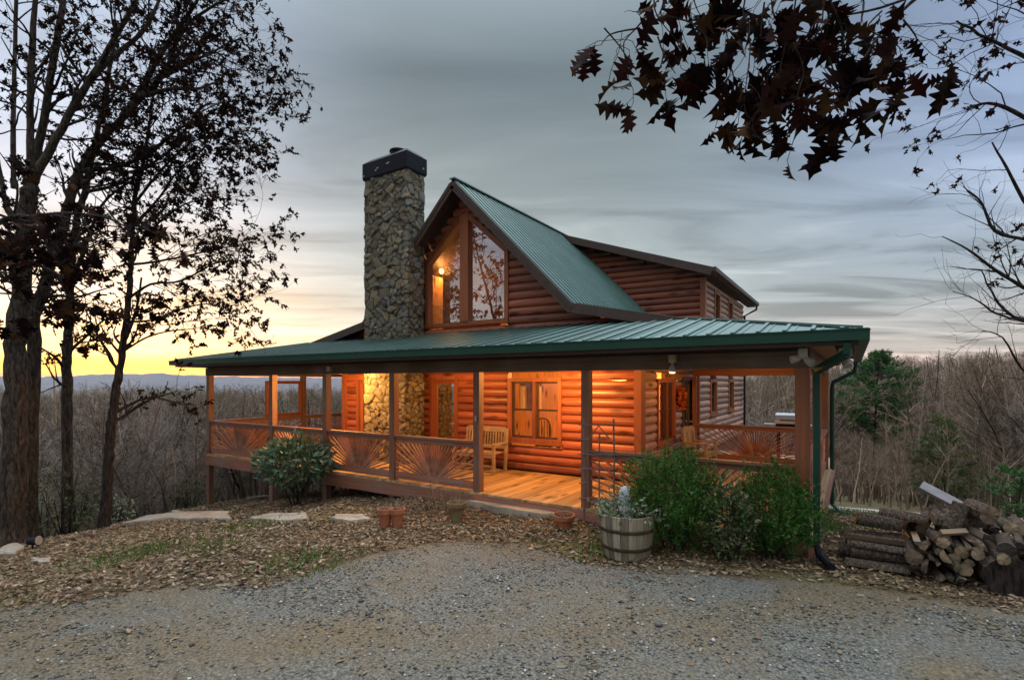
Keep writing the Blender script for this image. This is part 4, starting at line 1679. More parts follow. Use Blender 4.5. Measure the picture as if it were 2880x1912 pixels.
# near oak standing outside the left edge, one low branch reaching in
PN = dict(levels=2, dens=[4.2, 6.5], t0=[0.2, 0.1], ang=(0.4, 1.1), bias=(0.02, 0, -0.05), len=[0.55, 0.26], seg=[5, 3], wob=0.2, up=0.0, rmin=0.004, leaves=5.0)
b0 = np.array(px(-420, 1500, 5.6)); b0[2] = hz(b0[0], b0[1]) - 0.1
L = [(np.array([b0, px(-420, 1000, 5.6), px(-400, 500, 5.6), px(-390, -100, 5.6)]), 0.16, 0.09, 0),
     (np.array([px(-410, 850, 5.6), px(-200, 720, 5.3), px(-40, 640, 5.2), px(80, 610, 5.2), px(180, 700, 5.1)]), 0.05, 0.012, 1.3),
     (np.array([px(-100, 665, 5.25), px(40, 720, 5.0), px(160, 770, 4.9), px(240, 830, 4.9)]), 0.02, 0.006, 2.0),
     (np.array([px(60, 612, 5.2), px(180, 600, 5.1), px(290, 610, 5.0), px(360, 640, 5.0)]), 0.02, 0.006, 1.8),
     (np.array([px(-60, 680, 5.3), px(20, 790, 5.1), px(110, 810, 5.0)]), 0.02, 0.006, 1.6)]
tree_thing('oak_tree', L, 'near oak at the left edge with a low branch of dark russet leaves', 'tree', PN, M['leaf_red'], M['bark_dark'], 15, leafsize=0.125, tmpl=T_OAK)

# ------------------------------------------------------------------ overhanging branch at the top
PT = dict(levels=2, dens=[15, 10.0], t0=[0.02, 0.1], ang=(0.5, 1.3), bias=(0.0, 0.0, -0.3), len=[0.19, 0.08], seg=[4, 3], wob=0.22, up=-0.06, rmin=0.0016, leaves=2.9)
tb = np.array(px(3700, 1500, 3.4)); tb[2] = hz(tb[0], tb[1]) - 0.1
L = [(np.array([tb, px(3680, 900, 3.4), px(3640, 200, 3.4), px(3560, -700, 3.3)]), 0.20, 0.12, 0),
     (np.array([px(3650, 300, 3.4), px(3200, -20, 2.9), px(2800, -120, 2.7), px(2450, -60, 2.5), px(2200, -30, 2.4), px(1900, -60, 2.35), px(1760, -60, 2.35)]), 0.05, 0.006, 0.0),
     (np.array([px(2650, -60, 2.6), px(2560, 10, 2.55), px(2480, 90, 2.5), px(2400, 205, 2.45), px(2330, 260, 2.4)]), 0.010, 0.003, 0.0),
     (np.array([px(2640, -40, 2.6), px(2480, 22, 2.5), px(2330, 50, 2.45)]), 0.009, 0.003, 0.0)]
subs = [[(2120, -60), (2090, 90), (2110, 200), (2100, 330), (2090, 420)],
        [(2250, -40), (2230, 110), (2200, 260), (2190, 360), (2230, 430)],
        [(2330, 40), (2370, 160), (2370, 260), (2400, 320), (2380, 400)],
        [(2180, -60), (2170, 40), (2190, 130), (2280, 170)],
        [(1860, -60), (1840, 40), (1850, 110), (1900, 190), (1920, 240)],
        [(1830, 90), (1790, 150), (1755, 200), (1760, 270)],
        [(1880, 110), (1940, 130), (1985, 180), (1990, 230)],
        [(2480, 90), (2440, 150), (2500, 190), (2540, 230)],
        [(2060, 60), (2040, 130), (2050, 200)],
        [(2300, 20), (2330, 110), (2290, 190), (2310, 290)],
        [(2020, 250), (2060, 300), (2060, 370)],
        [(1800, 150), (1720, 170), (1690, 210)],
        [(2150, 60), (2140, 180), (2160, 300), (2150, 380)],
        [(1960, -50), (1950, 40), (1975, 120)],
        [(2400, -30), (2430, 60), (2420, 160), (2450, 240)],
        [(2230, 200), (2260, 300), (2240, 400), (2260, 450)],
        [(2330, 250), (2350, 330), (2340, 420)],
        [(1700, 150), (1740, 210), (1790, 300)],
        [(1850, 180), (1870, 250), (1900, 310)],
        [(2050, -40), (2060, 40), (2100, 100)],
        [(2540, 120), (2580, 190), (2560, 250)],
        [(2440, 200), (2480, 250), (2520, 310)]]
for i, s in enumerate(subs):
    d = 2.3 + 0.05 * (i % 5)
    s = [(u, v * 0.80 - 40) for u, v in s]
    L.append((np.array([px(u, v, d) for u, v in s]), 0.0042, 0.0018, 0.95))
tree_thing('oak_tree', L, 'near oak whose branch of big pointed russet leaves hangs across the top', 'tree', PT, M['leaf_red'], M['bark_dark'], 21, leafsize=0.128, tmpl=T_OAK)

# oak beyond the right edge, small dark leaves on fine twigs
PR = dict(levels=3, dens=[2.2, 3.6, 4.4], t0=[0.1, 0.2, 0.15], ang=(0.45, 1.1), bias=(-0.05, 0, -0.06), len=[1.0, 0.6, 0.28], seg=[5, 4, 3], wob=0.18, up=0.0, rmin=0.0035, leaves=4.0)
tb = np.array(px(3250, 1500, 8.5)); tb[2] = hz(tb[0], tb[1]) - 0.1
L = [(np.array([tb, px(3240, 900, 8.5), px(3200, 300, 8.5), px(3150, -300, 8.5)]), 0.20, 0.10, 0),
     (np.array([px(3210, 420, 8.5), px(3050, 250, 8.3), px(2900, 170, 8.1), px(2780, 110, 8.0), px(2690, 60, 7.9)]), 0.05, 0.012, 1.3),
     (np.array([px(3220, 560, 8.5), px(3000, 420, 8.3), px(2880, 330, 8.1), px(2780, 290, 8.0), px(2720, 310, 8.0)]), 0.05, 0.012, 1.2),
     (np.array([px(3230, 700, 8.5), px(3020, 640, 8.3), px(2900, 590, 8.1), px(2830, 470, 8.0), px(2790, 400, 8.0)]), 0.045, 0.010, 1.0),
     (np.array([px(3200, 300, 8.5), px(3000, 80, 8.3), px(2880, 0, 8.1), px(2780, -40, 8.0)]), 0.05, 0.012, 1.3)]
tree_thing('oak_tree', L, 'oak at the upper right edge with small dark leaves on fine twigs', 'tree', PR, M['leaf_brown'], M['bark_dark'], 22, leafsize=0.12)
# bare tree reaching in lower on the right
PB = dict(levels=3, dens=[2.6, 3.2, 3.6], t0=[0.15, 0.15, 0.15], ang=(0.35, 0.85), bias=(-0.06, 0, 0.10), len=[1.05, 0.6, 0.32], seg=[6, 4, 3], wob=0.11, up=0.02, rmin=0.004, leaves=0)
tb = np.array(px(3080, 1450, 13)); tb[2] = hz(tb[0], tb[1]) - 0.1
L = [(np.array([tb, px(3070, 1000, 13), px(3050, 600, 13), px(3080, 100, 13)]), 0.17, 0.08, 0),
     (np.array([px(3075, 1000, 13), px(2930, 910, 13), px(2850, 890, 12.8), px(2800, 840, 12.7), px(2760, 760, 12.6)]), 0.06, 0.012, 0.9),
     (np.array([px(3070, 900, 13), px(2900, 820, 12.8), px(2800, 760, 12.6), px(2720, 700, 12.5), px(2650, 665, 12.5)]), 0.06, 0.010, 1.1),
     (np.array([px(3060, 740, 13), px(2900, 680, 12.8), px(2800, 650, 12.6), px(2760, 570, 12.6), px(2710, 525, 12.5)]), 0.06, 0.010, 1.1),
     (np.array([px(2880, 905, 12.9), px(2800, 880, 12.6), px(2740, 840, 12.5), px(2680, 820, 12.5)]), 0.03, 0.008, 1.2),
     (np.array([px(3070, 1080, 13), px(2900, 1060, 12.8), px(2820, 950, 12.6), px(2760, 930, 12.6)]), 0.04, 0.008, 0.9)]
tree_thing('bare_tree', L, 'leafless tree at the right edge with wiry branches against the sky', 'tree', PB, None, M['bark_dark'], 23)

# ------------------------------------------------------------------ trees behind the viewer, seen mirrored in the gable glass
PM = dict(levels=3, dens=[1.0, 1.6, 2.2], t0=[0.1, 0.15, 0.15], ang=(0.5, 1.1), bias=(0, 0, 0.05), len=[2.6, 1.3, 0.6], seg=[5, 4, 3], wob=0.15, up=0.03, rmin=0.010, leaves=5.0)
rng = np.random.RandomState(5)
for i, (x, y, h, lf) in enumerate([(-15, -1, 15, 1), (-19, 0, 16, 1), (-22, -4, 17, 1), (-17, -6, 16, 1), (-18, -4, 12, 1), (-22, -9, 13, 1), (-26, -3, 11, 1), (-30, -14, 14, 0), (-16, -12, 12, 1), (-35, -8, 13, 0), (-24, -18, 12, 1), (-40, -20, 14, 0)]):
    z = hz(x, y)
    pts = wander((x, y, z - 0.2), (rng.normal() * 0.05, rng.normal() * 0.05, 1), h, 6, rng, 0.06)
    tree_thing('russet_tree', [(pts, 0.16, 0.03, 1.0)], 'russet leaved tree across the drive, mirrored in the gable window', 'tree', PM, M['leaf_far_red'] if lf else None, M['bark_dark'], 40 + i,
               group='trees across the drive', leafsize=0.28, tmpl=T_SMALL)

# ------------------------------------------------------------------ winter woods
def bare_proto(seed, h, leaves=False, dense=1.0):
    rng = np.random.RandomState(seed)
    T = Tubes()
    tr = wander((0, 0, -0.4), (rng.normal() * 0.07, rng.normal() * 0.07, 1), h, 6, rng, 0.07)
    r0 = h * 0.0095 * rng.uniform(0.6, 1.7)
    T.add(tr, np.linspace(r0, r0 * 0.2, len(tr)), 5)
    V1, Q1 = T.arrays()
    B = Tubes()
    A = []
    nb = int(17 * dense)
    for k in range(nb):
        t = rng.uniform(0.32, 0.98)
        p, d = at(tr, t)
        az = rng.uniform(0, 2 * math.pi)
        el = rng.uniform(0.4, 1.05)
        nd = np.array([math.cos(az) * math.cos(el), math.sin(az) * math.cos(el), math.sin(el)])
        L_ = h * 0.32 * (1.2 - t) * rng.uniform(0.6, 1.25) + 0.5
        b = wander(p, nd, L_, 3, rng, 0.12, 0.05)
        rb = r0 * 0.36 * (1.15 - t) + 0.008
        B.add(b, np.linspace(rb, 0.010, 4), 3)
        for m_ in range(4):
            p2, d2 = at(b, rng.uniform(0.3, 1))
            nd2 = d2 + rng.normal(size=3) * 0.5 + np.array([0, 0, 0.2])
            b2 = wander(p2, nd2, L_ * 0.5, 2, rng, 0.15, 0.03)
            B.add(b2, np.array([0.014, 0.011, 0.008]), 3)
            for m2 in range(2):
                p3, d3 = at(b2, rng.uniform(0.3, 1))
                B.add(wander(p3, d3 + rng.normal(size=3) * 0.6, L_ * 0.25, 2, rng, 0.15), np.array([0.010, 0.008, 0.006]), 3)
            A.append((p2, d2)); A.append((b2[-1], d2))
    V2, Q2 = B.arrays()
    lf = None
    if leaves:
        lf = leaves_from(A * 5, 0.22, T_SMALL, rng, 0.4)
    return (V1, Q1), (V2, Q2), lf


def pine_proto(seed, h, spread, t0=0.25, dens=1.0):
    rng = np.random.RandomState(seed)
    T = Tubes()
    tr = wander((0, 0, -0.3), (rng.normal() * 0.02, rng.normal() * 0.02, 1), h, 6, rng, 0.02)
    r0 = h * 0.011
    T.add(tr, np.linspace(r0, 0.02, len(tr)), 6)
    P_, D_ = [], []
    for k in range(int(h * 7 * dens)):
        t = t0 + (1 - t0) * rng.uniform(0, 1) ** 0.8
        p, d = at(tr, t)
        az = rng.uniform(0, 2 * math.pi)
        prof = np.interp(t, [0, t0, t0 + 0.25, 0.8, 1.0], [0.4, 0.5, 1.0, 0.75, 0.12])
        L_ = spread * prof * rng.uniform(0.5, 1.1)
        b = wander(p, (math.cos(az), math.sin(az), rng.uniform(-0.1, 0.35)), L_, 4, rng, 0.12, 0.03)
        T.add(b, np.linspace(0.03, 0.008, 5), 3)
        for m_ in range(int(5 + L_ * 9)):
            q, dq = at(b, rng.uniform(0.35, 1) ** 0.7)
            q = q + rng.normal(size=3) * 0.10
            for w in range(7):
                P_.append(q)
                D_.append(dq * 0.6 + rng.normal(size=3) * 0.7 + np.array([0, 0, 0.25]))
    V1, Q1 = T.arrays()
    n = len(P_)
    lf = place_leaves(np.array(P_), np.array(D_), rng.uniform(0.18, 0.34, n), T_NEEDLE, rng, curl_var=False)
    return (V1, Q1), lf


protos = [bare_proto(100 + i, 12 + (i % 4) * 1.6, False) for i in range(8)]
protos_leaf = [bare_proto(140 + i, 9 + 2 * i, True, 0.8) for i in range(3)]
pines = [pine_proto(160 + i, 9 + 3 * i, 1.9 + 0.3 * i, 0.22, 0.45) for i in range(3)]

rng = np.random.RandomState(77)
# sites through the view, kept off the knoll the cabin stands on
sites = []
while len(sites) < 4000:
    d = math.sqrt(rng.uniform(20 ** 2, 215 ** 2)) if rng.uniform() < 0.62 else rng.uniform(20, 70)
    a = rng.uniform(-R(50), R(50))
    rt, dp = d * math.sin(a), d * math.cos(a)
    x, y = camxy(rt, dp)
    r = rt / dp
    if -0.25 < r < 0.33:
        continue                                # behind the cabin, never in sight
    if r < 0 and (x > -17.5 - 0.2 * max(0, 10 - y) and y < 24):
        continue
    if r > 0 and d < 27:
        continue
    if abs(r - 0.69) < 0.085 and d < 58:
        continue
    if abs(r - 0.83) < 0.06 and d < 36:
        continue
    if r > 0 and d < 60 and r < 0.85 and rng.uniform() < 0.45:
        continue
    sites.append((x, y, d, r))


def cap_height(x, y, rg):
    """room for a tree under the skyline of its side of the valley"""
    dep = FW[0] * x + FW[1] * y
    u = 1440 + FPX * (RT[0] * x + RT[1] * y) / dep
    v = np.interp(u, [-400, 100, 600, 1000, 1900, 2300, 2420, 2600, 2880, 3400], [1072, 1076, 1078, 1078, 1060, 1010, 1000, 994, 978, 960])
    return EYE + (1075 - v) / FPX * dep - hz(x, y)


sites.sort(key=lambda q: q[2])
NEAR = 190
near, farw = sites[:NEAR], sites[NEAR:]
near_meshes = []
for i in range(8):
    (v1, q1), (v2, q2), _ = protos[i]
    t = bpy.data.meshes.new('bare_tree')
    near_meshes.append(i)
roots = {}
HP = [float(p[1][0][:, 2].max()) for p in protos]
for k, (x, y, d, r) in enumerate(near):
    i = rng.randint(0, 8)
    side = 'left of the cabin' if r < 0 else 'on the slope right of the cabin'
    lab = 'slender leafless tree in the winter woods ' + side
    grp = 'bare trees in the woods ' + side
    s = min(rng.uniform(0.65, 1.1), cap_height(x, y, rng) * rng.uniform(0.6, 1.0) / HP[i])
    if s < 0.12:
        continue
    if i not in roots:
        t = thing('bare_tree', (0, 0, 0), lab, 'tree', grp)
        bk = M[['bark_pale', 'bark_grey', 'bark_brown', 'bark_pale', 'bark_grey', 'bark_brown', 'bark_dark', 'bark_grey'][i]]
        tv = protos[i][0][0].copy()
        np_mesh('trunk', tv, protos[i][0][1], bk, t, True)
        np_mesh('branches', protos[i][1][0], protos[i][1][1], bk, t, True)
        roots[i] = t
    else:
        t = copy_tree(roots[i])
    t['label'], t['group'] = lab, grp
    t.location = (x, y, hz(x, y))
    t.rotation_euler = (rng.normal() * 0.03, rng.normal() * 0.03, rng.uniform(0, 6.28))
    t.scale = (max(s, 0.45),) * 2 + (s,)


def mass(name, sel, parts, mat, label, cat, wmin=0.45):
    V, Q, n = [], [], 0
    for (x, y, i, s, rz) in sel:
        v, q = parts(i)
        w_ = max(s, wmin)
        c, sn = math.cos(rz), math.sin(rz)
        w = np.stack([(v[:, 0] * c - v[:, 1] * sn) * w_ + x, (v[:, 0] * sn + v[:, 1] * c) * w_ + y, v[:, 2] * s + hz(x, y)], 1)
        V.append(w); Q.append(q + n); n += len(v)
    o = np_mesh(name, np.concatenate(V), np.concatenate(Q), mat)
    tag(o, label, cat, None, 'stuff')
    return o


def forest_bark():
    m, nt, bs = new_mat('woodland_bark')
    g = node(nt, 'ShaderNodeNewGeometry')
    n = node(nt, 'ShaderNodeTexNoise', Scale=0.10, Detail=4)
    lk(nt, coords(nt), n.inputs['Vector'])
    c = cramp(nt, n.outputs[0], [(0.35, (0.17, 0.135, 0.12)), (0.5, (0.235, 0.175, 0.125)), (0.65, (0.19, 0.175, 0.10))])
    c = mixc(nt, 1.0, c, cramp(nt, g.outputs['Random Per Island'], [(0, (0.35,) * 3), (0.6, (0.9,) * 3), (0.9, (1.5,) * 3), (1, (2.6,) * 3)]), 'MULTIPLY')
    lk(nt, c, bs.inputs['Base Color'])
    bs.inputs['Roughness'].default_value = 0.95
    bs.inputs['Specular IOR Level'].default_value = 0.1
    return m


M['woods'] = forest_bark()
sel = []
for (x, y, d, r) in farw:
    i = rng.randint(0, 8)
    s = min(rng.uniform(0.7, 1.15), cap_height(x, y, rng) * rng.uniform(0.72, 1.03) / HP[i])
    if s > 0.12:
        sel.append((x, y, i, s, rng.uniform(0, 6.28)))
cat_all = [(np.concatenate([p[0][0], p[1][0]]), np.concatenate([p[0][1], p[1][1] + len(p[0][0])])) for p in protos]
mass('winter_woods', sel, lambda i: cat_all[i], M['woods'], 'grey brown leafless woods covering the valley and far hills', 'woods')
sb = []
while len(sb) < 620:
    d = rng.uniform(17, 48)
    a = rng.uniform(-R(48), R(48))
    rt_, dp_ = d * math.sin(a), d * math.cos(a)
    x, y = camxy(rt_, dp_)
    r = rt_ / dp_
    if -0.25 < r < 0.60 or (r < 0 and (x > -17.0 - 0.2 * max(0, 10 - y) and y < 24)) or (r > 0 and d < 24):
        continue
    i = rng.randint(0, 8)
    s = min(rng.uniform(0.10, 0.26), cap_height(x, y, rng) * 0.9 / HP[i])
    if s > 0.05:
        sb.append((x, y, i, s, rng.uniform(0, 6.28)))
mass('brush', sb, lambda i: cat_all[i], M['woods'], 'low bare brush and saplings along the foot of the woods', 'brush', 0.22)
s2 = [q for q in sel if rng.uniform() < 0.24]
lfm = leaf_mat('hanging_dead_leaves', [(0.16, 0.07, 0.035), (0.22, 0.11, 0.05), (0.12, 0.06, 0.04)], 0.8, 0.2)
mass('woodland_leaves', [(x + 2, y + 1.5, i % 3, s * 0.75, rz) for (x, y, i, s, rz) in s2], lambda i: protos_leaf[i][2], lfm, 'russet dead leaves still hanging in the far woods', 'foliage')
s3 = [q for q in sel if rng.uniform() < 0.08]
mass('far_pines', [(x - 2, y + 1.5, i % 3, s * 0.75, rz) for (x, y, i, s, rz) in s3], lambda i: pines[i][1], M['pine'], 'dark green pines scattered through the far woods', 'foliage')


# single pines to be seen right of the porch
def pine_tree(name, x, y, seed, h, spread, t0, dens, mat, label):
    t = thing(name, (x, y, hz(x, y)), label, 'tree')
    (v, q), (lv, lq) = pine_proto(seed, h, spread, t0, dens)
    np_mesh('trunk', v, q, M['bark_dark'], t, True)
    np_mesh('needles', lv, lq, mat, t)
    return t


p = px(2452, 1400, 40)
pine_tree('pine_tree', p.x, p.y, 201, 4.6 - hz(p.x, p.y), 3.5, 0.40, 2.1, M['pine'], 'tall dark green pine standing just right of the porch roof')
p = px(2660, 1400, 21)
pine_tree('pine_tree', p.x, p.y, 202, 0.9 - hz(p.x, p.y), 1.35, 0.10, 1.1, M['pine_dull'], 'small yellowish young pine behind the firewood pile')
p = px(2860, 1420, 15)
pine_tree('pine_tree', p.x, p.y, 203, -0.2 - hz(p.x, p.y), 1.1, 0.05, 1.0, M['pine'], 'low green young pine at the right edge behind the woodpile')

# undergrowth on the bank
def shrub(name, x, y, rad, h, n, mat, tmpl, ls, label, cat, seed, stems=12, droop=-0.3, z=None, upw=0.5, shell=0.55, core=None):
    rng = np.random.RandomState(seed)
    z = hz(x, y) if z is None else z
    t = thing(name, (x, y, z), label, cat)
    T = Tubes()
    P_, D_ = [], []
    for k in range(stems):
        az = rng.uniform(0, 6.28); sp = rng.uniform(0.1, 0.85) * rad
        top = np.array([math.cos(az) * sp, math.sin(az) * sp, h * rng.uniform(0.6, 0.95)])
        b = wander((math.cos(az) * sp * 0.15, math.sin(az) * sp * 0.15, -0.05), top, np.linalg.norm(top), 5, rng, 0.10)
        T.add(b, np.linspace(0.014, 0.004, 6) * (0.6 + h * 0.5), 4)
    v, q = T.arrays()
    np_mesh('stems', v, q, M['bark_dark'], t, True)
    a = rng.normal(size=(n, 3)); a /= np.linalg.norm(a, axis=1, keepdims=True)
    rr = rng.uniform(shell, 1.0, n) ** 0.8
    lump = 1 + 0.16 * np.sin(a[:, 0] * 5 + seed) * np.sin(a[:, 1] * 6 + 1) + 0.10 * np.sin(a[:, 2] * 9 + a[:, 0] * 7)
    pos = a * (rr * lump)[:, None] * np.array([rad, rad, h * 0.52]) + np.array([0, 0, h * 0.53])
    pos[:, 2] = np.maximum(pos[:, 2], 0.03)
    if core:                                    # crown lifted clear of the ground on bare stems
        pos[:, 2] = h * core + (pos[:, 2] / h) * h * (1 - core)
        low = np.clip((h * 0.62 - pos[:, 2]) / (h * 0.4), 0, 1)
        pos[:, :2] *= (1 - 0.45 * low)[:, None]
    d = a * 0.7 + np.array([0, 0, upw]) + rng.normal(size=(n, 3)) * 0.4
    lv, lq = place_leaves(pos, d, ls * rng.uniform(0.6, 1.3, n), tmpl, rng)
    np_mesh('foliage', lv, lq, mat, t)
    return t


def sprig_bush(name, x, y, rad, h, n, mat, label, cat, seed, z=None):
    """upright evergreen: many sprigs, each an axis with short narrow leaves"""
    rng = np.random.RandomState(seed)
    z = hz(x, y) if z is None else z
    t = thing(name, (x, y, z), label, cat)
    T = Tubes()
    for k in range(16):
        az = rng.uniform(0, 6.28); sp = rng.uniform(0.1, 0.8) * rad
        top = np.array([math.cos(az) * sp, math.sin(az) * sp, h * rng.uniform(0.6, 0.9)])
        T.add(wander((math.cos(az) * 0.1, math.sin(az) * 0.1, -0.05), top, np.linalg.norm(top), 5, rng, 0.08), np.linspace(0.016, 0.004, 6), 4)
    v, q = T.arrays()
    np_mesh('stems', v, q, M['bark_dark'], t, True)
    a = rng.normal(size=(n, 3)); a /= np.linalg.norm(a, axis=1, keepdims=True)
    rr = rng.uniform(0.35, 1.0, n) ** 0.6
    lump = 0.95 + 0.22 * np.sin(a[:, 0] * 4 + seed) * np.sin(a[:, 1] * 5 + 1) + 0.13 * np.sin(a[:, 2] * 8 + a[:, 0] * 9 + seed) + 0.10 * np.sin(a[:, 1] * 13 + a[:, 0] * 11)
    pos = a * (rr * lump)[:, None] * np.array([rad, rad, h * 0.50]) + np.array([0, 0, h * 0.50])
    pos[:, 2] = np.maximum(pos[:, 2], 0.02)
    ax = a * np.array([0.55, 0.55, 0.35]) + np.array([0, 0, 0.75]) + rng.normal(size=(n, 3)) * 0.22
    ax /= np.linalg.norm(ax, axis=1, keepdims=True)
    ln = rng.uniform(0.09, 0.20, n) * np.where(rng.uniform(size=n) < 0.10, 1.9, 1)
    m_ = 11
    tt = np.tile(np.linspace(0.05, 1, m_), n)
    P_ = np.repeat(pos, m_, 0) + np.repeat(ax, m_, 0) * (np.repeat(ln, m_) * tt)[:, None]
    D_ = np.repeat(ax, m_, 0) * 0.75 + rng.normal(size=(n * m_, 3)) * 0.55
    lv, lq = place_leaves(P_, D_, rng.uniform(0.026, 0.056, n * m_), leaf_template([(0, .05), (0.5, .16), (1, 0)], 0.1, 0.2), rng)
    np_mesh('foliage', lv, lq, mat, t)
    return t


p = px(1893, 1500, 7.05)
sprig_bush('evergreen_bush', p.x, p.y, 0.66, 1.30, 2300, M['yew'], 'larger round evergreen bush between the barrel planter and the pale shrub', 'bush', 301)
p = px(2182, 1500, 6.75)
sprig_bush('evergreen_bush', p.x, p.y, 0.50, 1.12, 1700, M['yew'], 'smaller evergreen bush beside the downspout at the corner post', 'bush', 302)
p = px(2048, 1500, 6.62)
shrub('flowering_shrub', p.x, p.y, 0.33, 0.98, 1700, M['mixed'], T_SMALL, 0.055, 'loose pale leaved shrub squeezed between the two evergreen bushes', 'shrub', 303, 16)
p, dd = groundpx(832, 1424, 8, 14)
shrub('rhododendron', p.x, p.y, 0.80, 1.46, 2000, M['rhodo'], T_SMALL, 0.125, 'broad leaved rhododendron in front of the second porch bay', 'shrub', 304, 9, upw=0.1, shell=0.45, core=0.30)
rng = np.random.RandomState(9)
for k, (u, v, d, rad, h) in enumerate([(190, 1480, 12.5, 0.8, 1.7), (130, 1490, 13.5, 1.0, 2.2), (265, 1440, 15.5, 0.9, 1.5), (330, 1450, 13.6, 0.45, 0.8), (540, 1400, 16.5, 0.7, 1.1), (2850, 1430, 18, 1.2, 1.6), (2740, 1430, 24, 1.2, 1.5), (2560, 1400, 27, 1.1, 1.2)]):
    p = px(u, v, d)
    shrub('wild_shrub', p.x, p.y, rad, h, 500 if k != 3 else 220, M['under'] if k != 3 else M['varieg'], T_SMALL, 0.085,
          ['yellow green wild shrub beside the biggest oak trunk', 'tall green wild shrub behind the biggest oak trunk', 'green wild shrub between the two slim oak trunks', 'small pale flecked shrub right of the dark slim oak',
           'low green shrub on the slope left of the end porch post', 'broad green shrub at the far right behind the woodpile', 'green shrub beyond the tilted plank', 'low green shrub left of the young pine'][k], 'shrub', 310 + k, 10)

# ------------------------------------------------------------------ things on the porch
def bench(x, y, w, label, name, cat, rz=0.0):
    t = thing(name, (x, y, 0.002), label, cat, None, rz)
    d, sh, bh = 0.52, 0.43, 1.02
    loc = lambda nm, mb: mb.build(nm, M['bench'], t, local=True)
    for sx in (0, 1):
        xx = 0.03 + sx * (w - 0.06)
        mb = MB(); mb.box(xx - 0.03, xx + 0.03, -d, -d + 0.06, 0, 0.62); loc('leg', mb)
        mb = MB(); mb.beam((xx, -0.03, 0), (xx, 0.07, bh - 0.05), 0.058, 0.058, (0, 1, 0)); loc('leg', mb)
        mb = MB(); mb.box(xx - 0.042, xx + 0.042, -d - 0.03, 0.02, 0.621, 0.655); loc('armrest', mb)
    mb = MB()
    for k in range(5):
        mb.box(0.062, w - 0.062, -d + 0.0 + k * 0.104, -d + 0.092 + k * 0.104, sh - 0.025, sh)
    mb.box(0.062, w - 0.062, -d + 0.012, -d + 0.037, sh - 0.105, sh - 0.027)
    loc('seat', mb)
    mb = MB()
    mb.beam((0.062, 0.06, bh - 0.08), (w - 0.062, 0.06, bh - 0.08), 0.03, 0.12)
    mb.beam((0.062, 0.02, sh + 0.10), (w - 0.062, 0.02, sh + 0.10), 0.03, 0.07)
    n = int(w / 0.085)
    for k in range(n):
        xx = 0.10 + (w - 0.2) * k / (n - 1)
        mb.beam((xx, 0.022, sh + 0.135), (xx, 0.056, bh - 0.14), 0.038, 0.016, (0, 1, 0))
    loc('backrest', mb)
    mb = MB(); mb.box(0.062, w - 0.062, -d + 0.02, -d + 0.05, 0.12, 0.16); loc('stretcher', mb)
    return t


bench(-7.98, 10.13, 1.22, 'slatted wooden bench against the lit log wall left of the window', 'porch_bench', 'bench')
bench(-3.30, 12.45, 0.62, 'wooden armchair on the side porch in front of the storm door', 'porch_chair', 'chair', R(80))


def chair(x, y, rz, label):
    t = thing('dining_chair', (x, y, 0.032), label, 'chair', 'chairs inside the window', rz)
    loc = lambda nm, mb: mb.build(nm, M['fascia'], t, local=True)
    for sx in (-0.19, 0.19):
        mb = MB(); mb.box(sx - 0.02, sx + 0.02, -0.20, -0.16, 0, 0.44); loc('leg', mb)
        mb = MB(); mb.box(sx - 0.02, sx + 0.02, 0.17, 0.21, 0, 1.0); loc('leg', mb)
    mb = MB(); mb.box(-0.22, 0.22, -0.22, 0.16, 0.441, 0.48); loc('seat', mb)
    mb = MB()
    pts = [(0.19 * math.cos(a), 0.19, 0.98 + 0.16 * math.sin(a)) for a in np.linspace(0, math.pi, 9)]
    mb.tube(pts, 0.02, 6)
    for k in range(4):
        xx = -0.12 + 0.08 * k
        mb.tube([(xx, 0.19, 0.48), (xx, 0.19, 1.1)], 0.009, 5)
    loc('backrest', mb)
    return t


chair(-6.35, 11.3, R(180), 'dark round backed chair behind the left window sash')
chair(-5.75, 11.4, R(170), 'dark round backed chair behind the right window sash')
chair(-5.15, 11.9, R(200), 'dark chair deeper in the room behind the right sash')
t = thing('wall_picture', (-5.2, 15.48, 1.7), 'dark framed picture on the orange wall inside the window', 'picture')
mb = MB(); frame_box(mb, 'x', 0, -1, -0.30, 0.30, -0.28, 0.28, 0.06, 0, 0.03)
mb.build('frame', M['fascia'], t, local=True)
mb = MB(); mb.box(-0.239, 0.239, -0.015, -0.002, -0.219, 0.219)
mb.build('print', M['curtain'], t, local=True)

# wreath
rngw = np.random.RandomState(55)
t = thing('wreath', (XR + 0.13, 13.05, 1.66), 'round orange leaf wreath hanging on the log wall beside the storm door', 'wreath')
mb = MB()
mb.tube([(0.0, 0.22 * math.cos(a), 0.22 * math.sin(a)) for a in np.linspace(0, 2 * math.pi, 25)], 0.03, 6)
mb.build('ring', M['bark_dark'], t, local=True)
n = 420
a = rngw.uniform(0, 6.283, n)
rad = 0.22 + rngw.normal(size=n) * 0.035
pos = np.stack([rngw.uniform(-0.03, 0.07, n), rad * np.cos(a), rad * np.sin(a)], 1)
d = np.stack([rngw.uniform(0.1, 0.8, n), np.cos(a) * rngw.normal(size=n), np.sin(a) * rngw.normal(size=n)], 1) + rngw.normal(size=(n, 3)) * 0.5
v, q = place_leaves(pos, d, rngw.uniform(0.05, 0.10, n), T_SMALL, rngw)
np_mesh('leaves', v, q, M['wreath'], t)

